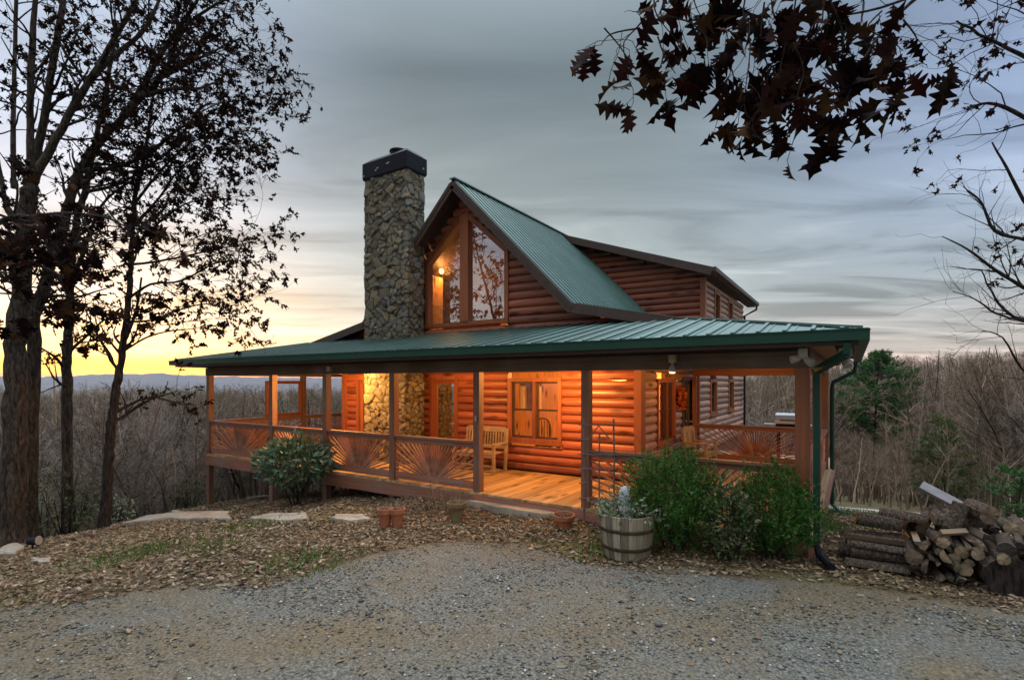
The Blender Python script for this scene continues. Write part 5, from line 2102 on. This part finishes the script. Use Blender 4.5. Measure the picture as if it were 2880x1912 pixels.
# grill on the rear landing
t = thing('gas_grill', (-1.35, 15.3, 0.002), 'silver lidded grill just beyond the rear porch railing', 'grill')
mb = MB(); mb.box(-0.32, 0.32, -0.24, 0.24, 0.78, 0.98); mb.build('firebox', M['black'], t, local=True)
mb = MB()
pr = [(-0.25, 0.985), (-0.25, 1.08), (-0.17, 1.20), (0.0, 1.25), (0.17, 1.20), (0.25, 1.08), (0.25, 0.985)]
v = [(s, y, z) for s in (-0.34, 0.34) for y, z in pr]
mb.add(v, [(i, i + 1, 8 + i, 7 + i) for i in range(6)] + [tuple(range(6, -1, -1)), tuple(range(7, 14))])
mb.build('lid', M['steel'], t, local=True)
mb = MB(); mb.tube([(-0.22, -0.30, 1.08), (0.22, -0.30, 1.08)], 0.014, 8)
mb.tube([(-0.2, -0.24, 1.08), (-0.2, -0.30, 1.08)], 0.008, 6); mb.tube([(0.2, -0.24, 1.08), (0.2, -0.30, 1.08)], 0.008, 6)
mb.build('handle', M['black'], t, local=True)
for sx in (-0.28, 0.28):
    for sy in (-0.2, 0.2):
        MB().box(sx - 0.02, sx + 0.02, sy - 0.02, sy + 0.02, 0, 0.779).build('leg', M['black'], t, local=True)
for sx in (-1, 1):
    MB().box(min(sx * 0.345, sx * 0.62), max(sx * 0.345, sx * 0.62), -0.2, 0.2, 0.93, 0.96).build('side_shelf', M['steel'], t, local=True)

# ------------------------------------------------------------------ things in front of the porch
# trellis against the post
o = px(1642, 1440, 8.35)
tz = hz(o.x, o.y)
t = thing('trellis', (o.x, o.y, tz), 'rustic stick trellis standing against the post by the steps', 'trellis')
rgt = Vector((0.96, 0.28, 0))
st = lambda a, z: Vector((0, 0, z - tz)) + rgt * a
zt = lambda v: EYE - (v - 1075) / FPX * 8.35
mb = MB()
mb.tube([st(0.0, tz - 0.1), st(0.012, zt(1300)), st(0.0, zt(1178))], 0.016, 6); mb.build('stake', M['stick'], t, local=True)
mb = MB(); mb.tube([st(0.25, tz - 0.1), st(0.245, zt(1300)), st(0.25, zt(1215))], 0.013, 6); mb.build('stake', M['stick'], t, local=True)
mb = MB(); mb.tube([st(0.47, tz - 0.1), st(0.48, zt(1300)), st(0.47, zt(1176))], 0.015, 6); mb.build('stake', M['stick'], t, local=True)
for v, a0, a1 in ((1194, -0.07, 0.50), (1235, -0.07, 0.08), (1277, -0.08, 0.56), (1317, -0.07, 0.50), (1358, -0.06, 0.10), (1400, -0.06, 0.12)):
    mb = MB(); mb.tube([st(a0, zt(v)) + Vector((0, -0.025, 0)), st(a1, zt(v - 2)) + Vector((0, -0.025, 0))], 0.012, 6); mb.build('crossbar', M['stick'], t, local=True)
for a0, v0, a1, v1 in ((0.25, 1195, 0.44, 1235), (0.25, 1195, 0.09, 1235)):
    mb = MB(); mb.tube([st(a0, zt(v0)) + Vector((0, -0.04, 0)), st(a1, zt(v1)) + Vector((0, -0.04, 0))], 0.010, 6); mb.build('brace', M['stick'], t, local=True)

# half barrel planter
bp = px(1762, 1549, 6.9)
bx, by = bp.x, bp.y
bz = hz(bx, by)
t = thing('barrel_planter', (bx, by, bz), 'weathered half barrel planter with two dark hoops', 'planter')
ns = 22
HB = 0.56
mb = MB()
def rad_b(h):
    return 0.285 + 0.085 * math.sin(math.pi * 0.5 * min(1, 0.1 + h / HB * 0.9))
for k in range(ns):
    a0, a1 = 2 * math.pi * k / ns + 0.008, 2 * math.pi * (k + 1) / ns - 0.008
    j = random.uniform(-0.003, 0.004)
    hh = HB + random.uniform(-0.008, 0.008)
    v = []
    zs = [0, 0.14, 0.28, 0.42, hh]
    for z in zs:
        r_ = rad_b(z) + j
        for a_ in (a0, (a0 + a1) / 2, a1):
            v.append((r_ * math.cos(a_), r_ * math.sin(a_), z))
        for a_ in (a1, a0):
            v.append(((r_ - 0.03) * math.cos(a_), (r_ - 0.03) * math.sin(a_), z))
    f = []
    for i in range(len(zs) - 1):
        for c in range(5):
            f.append((i * 5 + c, i * 5 + (c + 1) % 5, i * 5 + 5 + (c + 1) % 5, i * 5 + 5 + c))
    f += [(4, 3, 2, 1, 0), tuple(range(20, 25))]
    mb.add(v, f)
mb.build('staves', M['barrel'], t, local=True)
for z in (0.14, 0.375):
    mb = MB()
    mb.lathe(0, 0, [(rad_b(z - 0.022) + 0.004, z - 0.024), (rad_b(z) + 0.009, z - 0.02), (rad_b(z) + 0.010, z + 0.02), (rad_b(z + 0.022) + 0.004, z + 0.024)], 40, closed=False)
    mb.build('hoop', M['hoop'], t, local=True, smooth=True)
mb = MB(); mb.lathe(0, 0, [(0.33, 0.40), (0.335, HB - 0.07)], 24); mb.build('soil', M['soil'], t, local=True)
mb = MB(); mb.lathe(0, 0, [(0.265, 0.002), (0.265, 0.03)], 24); mb.build('barrel_base', M['barrel'], t, local=True)
# pale column in it
cp = px(1758, 1450, 6.9)
t = thing('column_cactus', (cp.x, cp.y, bz + HB - 0.08), 'pale grey woolly column standing up in the barrel planter', 'cactus')
rngc = np.random.RandomState(8)
nn, rings = 28, 26
hc = 0.42
v = []
for i in range(rings):
    s = i / (rings - 1)
    r_ = 0.074 * math.sqrt(max(0.0, 1 - max(0, (s - 0.80) / 0.2) ** 2)) if s < 1 else 0.003
    for k in range(nn):
        a_ = 2 * math.pi * k / nn
        rr = r_ * (1 + 0.05 * math.cos(14 * a_) + rngc.uniform(-0.06, 0.06))
        v.append((rr * math.cos(a_), rr * math.sin(a_), s * hc))
f = [(i * nn + k, i * nn + (k + 1) % nn, (i + 1) * nn + (k + 1) % nn, (i + 1) * nn + k) for i in range(rings - 1) for k in range(nn)]
MB().add(v, f).build('column', M['cactus'], t, local=True)
n = 900
a = rngc.uniform(0, 6.28, n); z = rngc.uniform(0.0, hc, n)
v, q = place_leaves(np.stack([0.07 * np.cos(a), 0.07 * np.sin(a), z], 1) * np.where(z > hc * 0.88, 0.8, 1)[:, None] ** np.array([1, 1, 0]), np.stack([np.cos(a), np.sin(a), rngc.normal(size=n) * 0.7], 1), rngc.uniform(0.012, 0.028, n), T_NEEDLE, rngc)
np_mesh('spines', v, q, simple('pale_spines', (0.55, 0.58, 0.60), 0.8, 0, 0.1, 20, 0), t)
# trailing plant round it
t = thing('trailing_plant', (bx, by, bz + HB - 0.06), 'grey green trailing plant spilling over the barrel planter rim', 'plant')
T = Tubes()
P_, D_ = [], []
for k in range(95):
    az = rngc.uniform(0, 6.28); r_ = rngc.uniform(0.06, 0.30)
    p0 = np.array([r_ * math.cos(az), r_ * math.sin(az), 0.0])
    left = rngc.uniform() < 0.33
    az2 = rngc.uniform(2.6, 4.2) if left else az + rngc.normal() * 0.4
    d = np.array([math.cos(az2), math.sin(az2), rngc.uniform(0.5, 1.6)])
    b = wander(p0, d, rngc.uniform(0.18, 0.42), 6, rngc, 0.12, -0.16 if (left or r_ > 0.22) else -0.03)
    T.add(b, np.linspace(0.004, 0.002, 7), 3)
    for m_ in range(16):
        q, dq = at(b, rngc.uniform(0.1, 1))
        P_.append(q); D_.append(dq + rngc.normal(size=3) * 0.9)
v, q = T.arrays()
np_mesh('stems', v, q, M['under'], t, True)
v, q = place_leaves(np.array(P_), np.array(D_), rngc.uniform(0.03, 0.065, len(P_)), T_SMALL, rngc)
np_mesh('leaves', v, q, M['varieg'], t)


# terracotta pots
def pot(x, y, s, h, label, mat, square=False, n=20, grp=None, lean=0):
    z = hz(x, y) - 0.01
    t = thing('terracotta_pot', (x, y, z), label, 'pot', grp)
    mb = MB()
    mb.lathe(0, 0, [(s * 0.62, 0), (s * 0.93, h * 0.76), (s * 1.06, h * 0.765), (s * 1.10, h), (s * 0.98, h), (s * 0.92, h * 0.80), (0.02, h * 0.78)], 24 if not square else 24, closed=False)
    mb.build('pot_body', mat, t, local=True, smooth=False)
    mb = MB(); mb.lathe(0, 0, [(0.01, h * 0.81), (s * 0.90, h * 0.815)], 20, closed=False); mb.build('soil', M['soil'], t, local=True)
    t.rotation_euler = (lean, lean * 0.5, 0)
    rg = np.random.RandomState(int(abs(x * 100)))
    T = Tubes()
    for k in range(26):
        az = rg.uniform(0, 6.28)
        T.add(wander((rg.uniform(-.6, .6) * s, rg.uniform(-.6, .6) * s, h * 0.8), (math.cos(az) * 0.5, math.sin(az) * 0.5, 1), rg.uniform(0.05, 0.22), 4, rg, 0.22, -0.08), np.linspace(0.004, 0.0015, 5), 3)
    v, q = T.arrays()
    np_mesh('dead_stems', v, q, M['dead'], t)
    return t


p, d = groundpx(1083, 1484, 6, 14)
s = 20 * d / FPX
pot(p.x, p.y, s * 1.0, 56 * d / FPX, 'left one of two touching terracotta pots on the leaf bed', M['terracotta'], grp=None)
p2 = p + Vector((RT[0], RT[1], 0)) * (34 * d / FPX)
pot(p2.x, p2.y, s * 1.0, 56 * d / FPX, 'right one of two touching terracotta pots, brighter orange rim', M['terracotta'])
p, d = groundpx(1284, 1465, 6, 14)
pot(p.x, p.y, 25 * d / FPX, 54 * d / FPX, 'mossy terracotta pot left of the stone step', M['mossy_clay'])
p, d = groundpx(1586, 1492, 6, 14)
pot(p.x, p.y, 28 * d / FPX, 48 * d / FPX, 'reddish clay pot right of the stone step near the trellis', M['terracotta'], lean=0.06)
# dead stalks beside the mossy pot
p, d = groundpx(1235, 1440, 6, 14)
t = thing('dead_stalks', (p.x, p.y, p.z), 'pale dry stalks leaning on the deck rim behind the pots', 'plant')
rg = np.random.RandomState(4)
T = Tubes()
for k in range(34):
    T.add(wander((rg.normal() * 0.16, rg.normal() * 0.10, 0), (rg.normal() * 0.35, rg.normal() * 0.3, 1), rg.uniform(0.25, 0.75), 6, rg, 0.10, -0.01), np.linspace(0.005, 0.002, 7), 3)
v, q = T.arrays()
np_mesh('stalks', v, q, M['dead'], t)


def stone_slab(poly, th, label, name='flat_stone', cat='stone', seed=1, cuts=5):
    """irregular flat stone lying on the ground; poly is ground plan"""
    rg = np.random.RandomState(seed)
    c = np.mean(np.array(poly), 0)
    pts = []
    n = len(poly)
    for i in range(n):
        a, b = np.array(poly[i]), np.array(poly[(i + 1) % n])
        for s in range(cuts):
            q = a + (b - a) * s / cuts
            pts.append(q + rg.normal(size=2) * 0.018)
    pts = np.array(pts)
    z0 = hz(c[0], c[1])
    k = len(pts)
    v = []
    for lay, (sc_, dz) in enumerate([(1.0, -0.12), (1.0, th * 0.7), (0.985, th), (0.6, th + 0.008)]):
        for q in pts:
            w = c + (q - c) * sc_
            v.append((w[0] - c[0], w[1] - c[1], hz(w[0], w[1]) - z0 + dz + rg.normal() * 0.006))
    v.append((0, 0, th + 0.01))
    f = []
    for l_ in range(3):
        for i in range(k):
            j = (i + 1) % k
            f.append((l_ * k + i, l_ * k + j, (l_ + 1) * k + j, (l_ + 1) * k + i))
    f += [(3 * k + i, 3 * k + (i + 1) % k, 4 * k) for i in range(k)]
    o = MB().add(v, f).build(name, M['flag'])
    o.location = (c[0], c[1], z0)
    tag(o, label, cat)
    return o


def gpoly(pix):
    out = []
    for u, v in pix:
        p, d = groundpx(u, v, 5, 20)
        out.append((p.x, p.y))
    return out


stone_slab(gpoly([(345, 1478), (470, 1466), (655, 1468), (640, 1448), (520, 1447), (420, 1453)]), 0.08, 'long pale flagstone at the edge of the leaf bank, leftmost of the row', seed=2)
stone_slab(gpoly([(700, 1463), (790, 1473), (868, 1464), (860, 1450), (760, 1450)]), 0.06, 'broad tan flagstone below the rhododendron, middle of the row', seed=3)
stone_slab(gpoly([(928, 1466), (985, 1474), (1045, 1468), (1020, 1455), (950, 1455)]), 0.06, 'small flagstone just left of the paired terracotta pots', seed=4)
stone_slab(gpoly([(1312, 1424), (1420, 1444), (1525, 1463), (1560, 1460), (1558, 1452), (1430, 1428), (1330, 1412)]), 0.10, 'long grey stone slab serving as a step below the deck opening', seed=5)
stone_slab(gpoly([(-10, 1566), (40, 1568), (62, 1552), (50, 1536), (-10, 1535)]), 0.10, 'squarish grey stone at the foot of the biggest oak', seed=6)
stone_slab(gpoly([(85, 1586), (140, 1588), (143, 1578), (95, 1576)]), 0.05, 'little pale stone on the leaves below the ground spotlight', seed=7)

# ground spotlight at the left
p, d = groundpx(92, 1545, 6, 14)
t = thing('garden_spotlight', (p.x, p.y, p.z), 'black garden spotlight with pale lens beside the biggest oak', 'spotlight')
mb = MB(); mb.tube([(0, 0, -0.05), (0, 0, 0.10)], 0.015, 6); mb.build('stake', M['black'], t, local=True)
dv = Vector((0.80, 0.58, 0.12)).normalized()
c = Vector((-0.03, 0, 0.15))
mb = MB(); mb.tube([c - dv * 0.10, c - dv * 0.06, c + dv * 0.04, c + dv * 0.12], [0.03, 0.06, 0.075, 0.095], 14); mb.build('lamp_housing', M['black'], t, local=True)
mb = MB(); mb.tube([c + dv * 0.121, c + dv * 0.125], [0.085, 0.08], 14); mb.build('lens', M['white_metal'], t, local=True)


# ------------------------------------------------------------------ firewood
def make_cut_mat():
    m, nt, bs = new_mat('cut_wood_end')
    oi = node(nt, 'ShaderNodeObjectInfo')
    tc = node(nt, 'ShaderNodeTexCoord')
    w = node(nt, 'ShaderNodeTexWave', Scale=22, Distortion=3)
    w.wave_type = 'RINGS'
    w.rings_direction = 'Y'
    lk(nt, tc.outputs['Object'], w.inputs['Vector'])
    n = node(nt, 'ShaderNodeTexNoise', Scale=9, Detail=6)
    lk(nt, tc.outputs['Object'], n.inputs['Vector'])
    c = cramp(nt, oi.outputs['Random'], [(0, (0.07, 0.052, 0.036)), (0.3, (0.21, 0.155, 0.095)), (0.55, (0.35, 0.26, 0.155)), (0.75, (0.15, 0.12, 0.08)), (1, (0.022, 0.019, 0.016))])
    c = mixc(nt, 0.35, c, cramp(nt, w.outputs[0], [(0, (0.5,) * 3), (1, (1.2,) * 3)]), 'MULTIPLY')
    c = mixc(nt, 0.8, c, cramp(nt, n.outputs[0], [(0.3, (0.35,) * 3), (0.65, (1.25,) * 3)]), 'MULTIPLY')
    lk(nt, c, bs.inputs['Base Color'])
    bs.inputs['Roughness'].default_value = 0.85
    bump(nt, bs, n.outputs[0], 0.5, 0.02)
    return m


M['cut'] = make_cut_mat()
M['split'] = wood('split_wood_face', (0.24, 0.175, 0.105), 'Y', 0.8, 0.45, 9, 0, 0.2, 0.8)


def log_piece(loc, rz, tilt, L_, rad, kind, label, grp, rg, dark=False, rx=0):
    """a piece of firewood, axis along local y; kind round, half or wedge"""
    n = 18
    t = thing('firewood_log', loc, label, 'firewood', grp, rz)
    if kind == 'round':
        prof = [(rad * math.cos(a) * rg.uniform(0.93, 1.06), rad * math.sin(a) * rg.uniform(0.93, 1.06)) for a in np.linspace(0, 2 * math.pi, n, endpoint=False)]
        flat = 0
    else:
        sp = math.pi if kind == 'half' else R(rg.uniform(75, 115))
        m_ = 12
        prof = [(rad * math.cos(a) * rg.uniform(0.95, 1.04), rad * math.sin(a) * rg.uniform(0.95, 1.04)) for a in np.linspace(0, sp, m_)]
        if kind == 'wedge':
            prof.append((0.0, 0.0))
            flat = 2
        else:
            prof.append((0.0, rad * 0.03))
            flat = 2
        cx = sum(p[0] for p in prof) / len(prof); cz = sum(p[1] for p in prof) / len(prof)
        prof = [(x - cx, z - cz) for x, z in prof]
    k = len(prof)
    ys = [-L_ / 2, -L_ / 6, L_ / 6, L_ / 2]
    v = []
    for y in ys:
        s = rg.uniform(0.96, 1.04)
        for x, z in prof:
            v.append((x * s, y + rg.normal() * 0.004, z * s))
    body = MB()
    f = []
    mats = []
    for i in range(3):
        for j in range(k):
            f.append((i * k + j, i * k + (j + 1) % k, (i + 1) * k + (j + 1) % k, (i + 1) * k + j))
            mats.append(1 if flat and j >= k - flat else 0)
    body.v, body.f, body.m = v, f, mats
    body.build('log_side', [M['bark_log'], M['split']], t, local=True)
    for y, s in ((ys[0], 1), (ys[-1], -1)):
        e = MB()
        ring = v[:k] if s == 1 else v[-k:]
        c = [sum(p[i] for p in ring) / k for i in range(3)]
        c[1] += s * -0.004
        vv = [tuple(p) for p in ring] + [tuple(c)]
        e.add(vv, [((j + 1) % k, j, k) if s == 1 else (j, (j + 1) % k, k) for j in range(k)])
        e.build('cut_end', M['cut'] if not dark else M['bark_dark'], t, local=True)
    t.rotation_euler = (tilt, rx, rz)
    return t


rg = np.random.RandomState(31)
WX0, WY0 = 0.56, 7.62                    # front left corner of the end-on stack; logs point along world y
kinds = ['round', 'half', 'wedge', 'wedge', 'half', 'round', 'round']
LABS = {('round', 0): 'round firewood log stacked end on, bark all round its cut face',
        ('half', 0): 'split half log in the woodpile with its end towards the drive',
        ('wedge', 0): 'wedge split firewood piece stacked end on in the woodpile',
        ('round', 1): 'round log in the rear row of the woodpile',
        ('half', 1): 'split half log in the rear row of the woodpile',
        ('wedge', 1): 'wedge of firewood in the rear row of the woodpile'}
for rear in (0, 1):
    h = 0.0
    for row in range(8):
        x = WX0 + (0.05 if row % 2 else 0) + rg.uniform(0, 0.04)
        while x < 2.25:
            rad = rg.uniform(0.042, 0.085)
            k = kinds[rg.randint(0, 7)]
            hh = h + 0.07 + rg.normal() * 0.02
            top = np.interp(x, [0.5, 0.8, 1.1, 1.4, 1.8, 2.25], [0.42, 0.58, 0.64, 0.66, 0.61, 0.56]) + (0.10 if rear else 0)
            hole = (not rear) and 1.12 < x < 1.64 and hh < 0.36
            if hh + 0.05 < top and not hole:
                yy = WY0 + (0.50 if rear else 0) + 0.23 + rg.normal() * 0.05
                log_piece((x, yy, hz(x, WY0) + hh - 0.01), rg.normal() * 0.10, rg.normal() * 0.05, 0.46, rad, k, LABS[(k, rear)], 'firewood stacked end on', rg, rg.uniform() < 0.18, rg.uniform(0, 6.28))
            x += rad * 1.65 + 0.012
        h += 0.105
# pieces laid crosswise at the left end
for (x, y, h, L_, rad, k, rz, lab) in [
        (0.25, 7.70, 0.07, 0.62, 0.085, 'half', 0.05, 'grey weathered split log lying crosswise, lowest at the left end of the woodpile'),
        (0.24, 7.80, 0.19, 0.60, 0.085, 'round', -0.04, 'dark bark covered log lying crosswise just above the lowest grey one'),
        (0.30, 7.72, 0.30, 0.70, 0.07, 'half', 0.03, 'long pale split log lying crosswise halfway up the woodpile'),
        (0.27, 7.86, 0.39, 0.64, 0.07, 'wedge', 0.08, 'second pale split log crosswise just behind and above the longest pale one'),
        (0.30, 8.05, 0.56, 0.55, 0.085, 'round', 0.15, 'dark bark covered log lying crosswise near the top left of the pile'),
        (0.52, 8.10, 0.68, 0.50, 0.085, 'half', -0.2, 'mossy split log tilted on the top left of the pile'),
        (0.95, 8.00, 0.73, 0.50, 0.09, 'half', 0.25, 'greenish split log resting under the tilted plank'),
        (0.90, 7.75, 0.62, 0.34, 0.06, 'wedge', 0.8, 'broken pale splinter of wood lying across the pile centre'),
        (0.22, 8.10, 0.30, 0.60, 0.10, 'round', 0.0, 'bark covered log behind the crosswise pieces at the left'),
        (0.20, 8.10, 0.10, 0.60, 0.10, 'round', 0.0, 'bark covered log on the ground behind the crosswise pieces')]:
    log_piece((x + rg.normal() * 0.04, y + rg.normal() * 0.03, hz(x, 7.7) + h * 0.92), math.pi / 2 + rz + rg.normal() * 0.06, rg.normal() * 0.05, L_ * rg.uniform(0.85, 1.1), rad * rg.uniform(0.85, 1.15), k, lab, None, rg, False, rg.uniform(-0.5, 1.2))
log_piece((1.38, 7.78, hz(1.4, 7.6) + 0.19), 0.12, 0.0, 0.46, 0.215, 'round', 'biggest log, nearly black, at the front right foot of the woodpile', None, rg, True, 0)
log_piece((1.22, 7.95, hz(1.2, 7.6) + 0.80), 0.5, 0.1, 0.28, 0.10, 'round', 'short round log perched on the very top of the woodpile', None, rg, False, 0)
log_piece((1.02, 7.86, hz(1.1, 7.6) + 0.72), 0.3, 1.45, 0.32, 0.09, 'half', 'short split log standing upright beside the topmost round log', None, rg, False, 0.4)
# grey plank leaning over the top
a, b = px(2590, 1364, 6.75), px(2722, 1434, 6.45)
t = MB()
t.beam(a, b, 0.14, 0.045, (0.2, -0.6, 0.8))
o = t.build('grey_plank', M['plank'])
tag(o, 'weathered grey plank leaning at a slant over the woodpile', 'plank')

# ------------------------------------------------------------------ fallen leaves, gravel, grass
rng = np.random.RandomState(91)
N = 420000
rt = rng.uniform(-16, 10, N); dp = rng.uniform(2.6, 16.0, N)
keep = np.abs(rt) < dp * 1.04
rt, dp = rt[keep], dp[keep]
e = gravel_edge(rt) - dp                        # > 0 on the drive
nz = np.array([mnoise.noise((a * 0.8, b * 0.8, 2.0)) for a, b in zip(rt, dp)])
X = FW[0] * dp + RT[0] * rt; Y = FW[1] * dp + RT[1] * rt
prob = np.where(e > 0.15 + 0.5 * nz, 0.012, np.clip(0.95 + 0.6 * nz, 0.3, 1.4))
prob = np.where((X > XL) & (X < XR) & (Y > YF), 0, prob)
prob = np.where((X > -15.5) & (X < -0.5) & (Y > PY + 0.4), prob * 0.25, prob)
prob = np.where((X > 3) & (Y > 14), prob * 0.3, prob)
k = rng.uniform(size=len(rt)) < prob * 0.62
X, Y = X[k], Y[k]
Z = H(X, Y)
Z = Z + np.array([mnoise.noise((a * 0.9, b * 0.9, 0)) * 0.05 + mnoise.noise((a * 3, b * 3, 4)) * 0.018 for a, b in zip(X, Y)])
n = len(X)
a = rng.uniform(0, 6.283, n)
D = np.stack([np.cos(a), np.sin(a), rng.normal(size=n) * 0.35 + 0.12], 1)
lv, lq = place_leaves(np.stack([X, Y, Z + rng.uniform(0.004, 0.045, n)], 1), D, 0.03 + 0.075 * rng.uniform(0, 1, n) ** 1.8, T_SMALL, rng)
# lay them flat: squash the height about the ground
c = np.repeat(np.stack([X, Y, Z + 0.012], 1), len(T_SMALL[0]), 0)
lv[:, 2] = c[:, 2] + np.maximum(-0.010, (lv[:, 2] - c[:, 2]) * 0.55)
o = np_mesh('leaf_litter', lv, lq, M['litter'])
tag(o, 'dry brown fallen leaves covering the bank and beds', 'leaves', None, 'stuff')

N = 150000
rt = rng.uniform(-8.5, 8.5, N); dp = 2.4 + 6.0 * rng.uniform(0, 1, N) ** 1.15
keep = np.abs(rt) < dp * 1.04
rt, dp = rt[keep], dp[keep]
e = gravel_edge(rt) - dp
nz = np.array([mnoise.noise((a * 0.7, b * 0.9, 7.0)) for a, b in zip(rt, dp)])
tc = 4.75 + 0.14 * rt + 0.02 * rt * rt
trk = 0.4 * np.exp(-((dp - tc) / 0.45) ** 2) + 0.3 * np.exp(-((dp - tc + 1.6) / 0.4) ** 2)
prob = np.where(e > 0.05 + 0.4 * nz, np.clip(0.45 + 1.0 * nz - 0.5 * trk, 0.07, 1), 0.015)
k = rng.uniform(size=len(rt)) < prob * 0.75
rt, dp = rt[k], dp[k]
X = FW[0] * dp + RT[0] * rt; Y = FW[1] * dp + RT[1] * rt
Z = H(X, Y) + np.array([mnoise.noise((a * 0.9, b * 0.9, 0)) * 0.05 + mnoise.noise((a * 3, b * 3, 4)) * 0.018 for a, b in zip(X, Y)])
n = len(X)
oc = np.array([(1, 0, 0), (0.2, 1, 0), (-1, 0.1, 0), (-0.1, -1, 0), (0.1, 0.1, 0.8), (0, 0, -0.6)], float)
of = np.array([(0, 1, 4), (1, 2, 4), (2, 3, 4), (3, 0, 4), (1, 0, 5), (2, 1, 5), (3, 2, 5), (0, 3, 5)])
s = 0.006 + 0.015 * rng.uniform(0, 1, n) ** 2.0 + np.where(rng.uniform(size=n) < 0.006, 0.018, 0)
jit = rng.uniform(0.6, 1.3, (n, 6, 3))
an = rng.uniform(0, 6.283, n)
P = oc[None] * jit * s[:, None, None]
ca, sa = np.cos(an)[:, None], np.sin(an)[:, None]
V = np.stack([P[..., 0] * ca - P[..., 1] * sa + X[:, None], P[..., 0] * sa + P[..., 1] * ca + Y[:, None], P[..., 2] * 0.8 + Z[:, None] + (s * 0.25)[:, None]], -1).reshape(-1, 3)
F = (of[None] + (np.arange(n) * 6)[:, None, None]).reshape(-1, 3)
o = np_mesh('gravel', V, F, M['pebble'])
tag(o, 'grey crushed stone spread over the driveway', 'gravel', None, 'stuff')

# green tufts here and there
G = []
for (u, v, sp, cnt) in [(2410, 1445, 0.9, 2600), (2470, 1460, 0.5, 700), (590, 1545, 0.25, 250), (400, 1555, 0.4, 420), (800, 1590, 0.3, 200), (910, 1575, 0.25, 180), (1700, 1545, 0.2, 200), (2310, 1480, 0.3, 500), (720, 1480, 0.4, 300)]:
    p, d = groundpx(u, v, 4, 25)
    for _ in range(cnt):
        G.append((p.x + rng.normal() * sp, p.y + rng.normal() * sp))
G = np.array(G)
Z = H(G[:, 0], G[:, 1]) + 0.0
n = len(G)
D = np.stack([rng.normal(size=n) * 0.5, rng.normal(size=n) * 0.5, np.ones(n)], 1)
lv, lq = place_leaves(np.stack([G[:, 0], G[:, 1], Z], 1), D, rng.uniform(0.05, 0.14, n), T_NEEDLE, rng)
o = np_mesh('grass', lv, lq, M['grass'])
tag(o, 'short green grass tufts among the leaves', 'grass', None, 'stuff')

# pale path beyond the right hand porch
A, B = groundpx(2335, 1432, 8, 30)[0], groundpx(2470, 1442, 8, 30)[0]
v, f = [], []
n = 14
dirv = Vector((B.x - A.x, B.y - A.y, 0)).normalized()
nor = Vector((-dirv.y, dirv.x, 0))
for i in range(n + 1):
    c = Vector((A.x, A.y, 0)) + dirv * (-3 + 11 * i / n)
    for w in (-0.9, -0.3, 0.3, 0.9):
        q = c + nor * w
        v.append((q.x, q.y, hz(q.x, q.y) + 0.05))
for i in range(n):
    for j in range(3):
        f.append((i * 4 + j, i * 4 + j + 1, i * 4 + 5 + j, i * 4 + 4 + j))
o = MB().add(v, f).build('path', simple('pale_gravel_path', (0.36, 0.34, 0.31), 0.9, 0, 0.3, 6, 0.4), smooth=True)
o['kind'] = 'structure'

# far blue mountains on the left
rng = np.random.RandomState(3)
v, f = [], []
n = 120
for i in range(n + 1):
    r = -1.25 + 1.2 * i / n
    D = 5200
    p = px(1440 + r * FPX, 1075, D)
    u = 1440 + r * FPX
    hgt = np.interp(u, [-400, 0, 120, 230, 300, 360, 440, 520, 620, 760, 900, 1400], [60, 66, 55, 70, 88, 84, 92, 74, 60, 52, 46, 40]) + 4 * math.sin(i * 0.9) + 3 * math.sin(i * 2.3)
    q = px(u, 1075, D + 1500)
    b = px(u, 1075, D - 1500)
    v += [(b.x, b.y, -70), (p.x, p.y, hgt), (q.x, q.y, -70)]
for i in range(n):
    f += [(i * 3, i * 3 + 3, i * 3 + 4, i * 3 + 1), (i * 3 + 1, i * 3 + 4, i * 3 + 5, i * 3 + 2)]
o = MB().add(v, f).build('mountains', simple('far_mountain_woods', (0.10, 0.09, 0.075), 0.95, 0, 0.3, 0.004, 0), smooth=True)
o['kind'] = 'structure'

# ------------------------------------------------------------------ air
mb = MB().box(-9600, 9600, -9600, 9600, -75, 112)
hm = bpy.data.materials.new('thin_evening_air')
hm.use_nodes = True
hm.node_tree.nodes.clear()
_o = hm.node_tree.nodes.new('ShaderNodeOutputMaterial')
_v = hm.node_tree.nodes.new('ShaderNodeVolumePrincipled')
_v.inputs['Color'].default_value = (0.62, 0.72, 0.95, 1)
_v.inputs['Density'].default_value = 0.00008
hm.node_tree.links.new(_v.outputs[0], _o.inputs['Volume'])
o = mb.build('haze', hm)
o['kind'] = 'stuff'
o['label'] = 'thin blue evening haze over the valley'
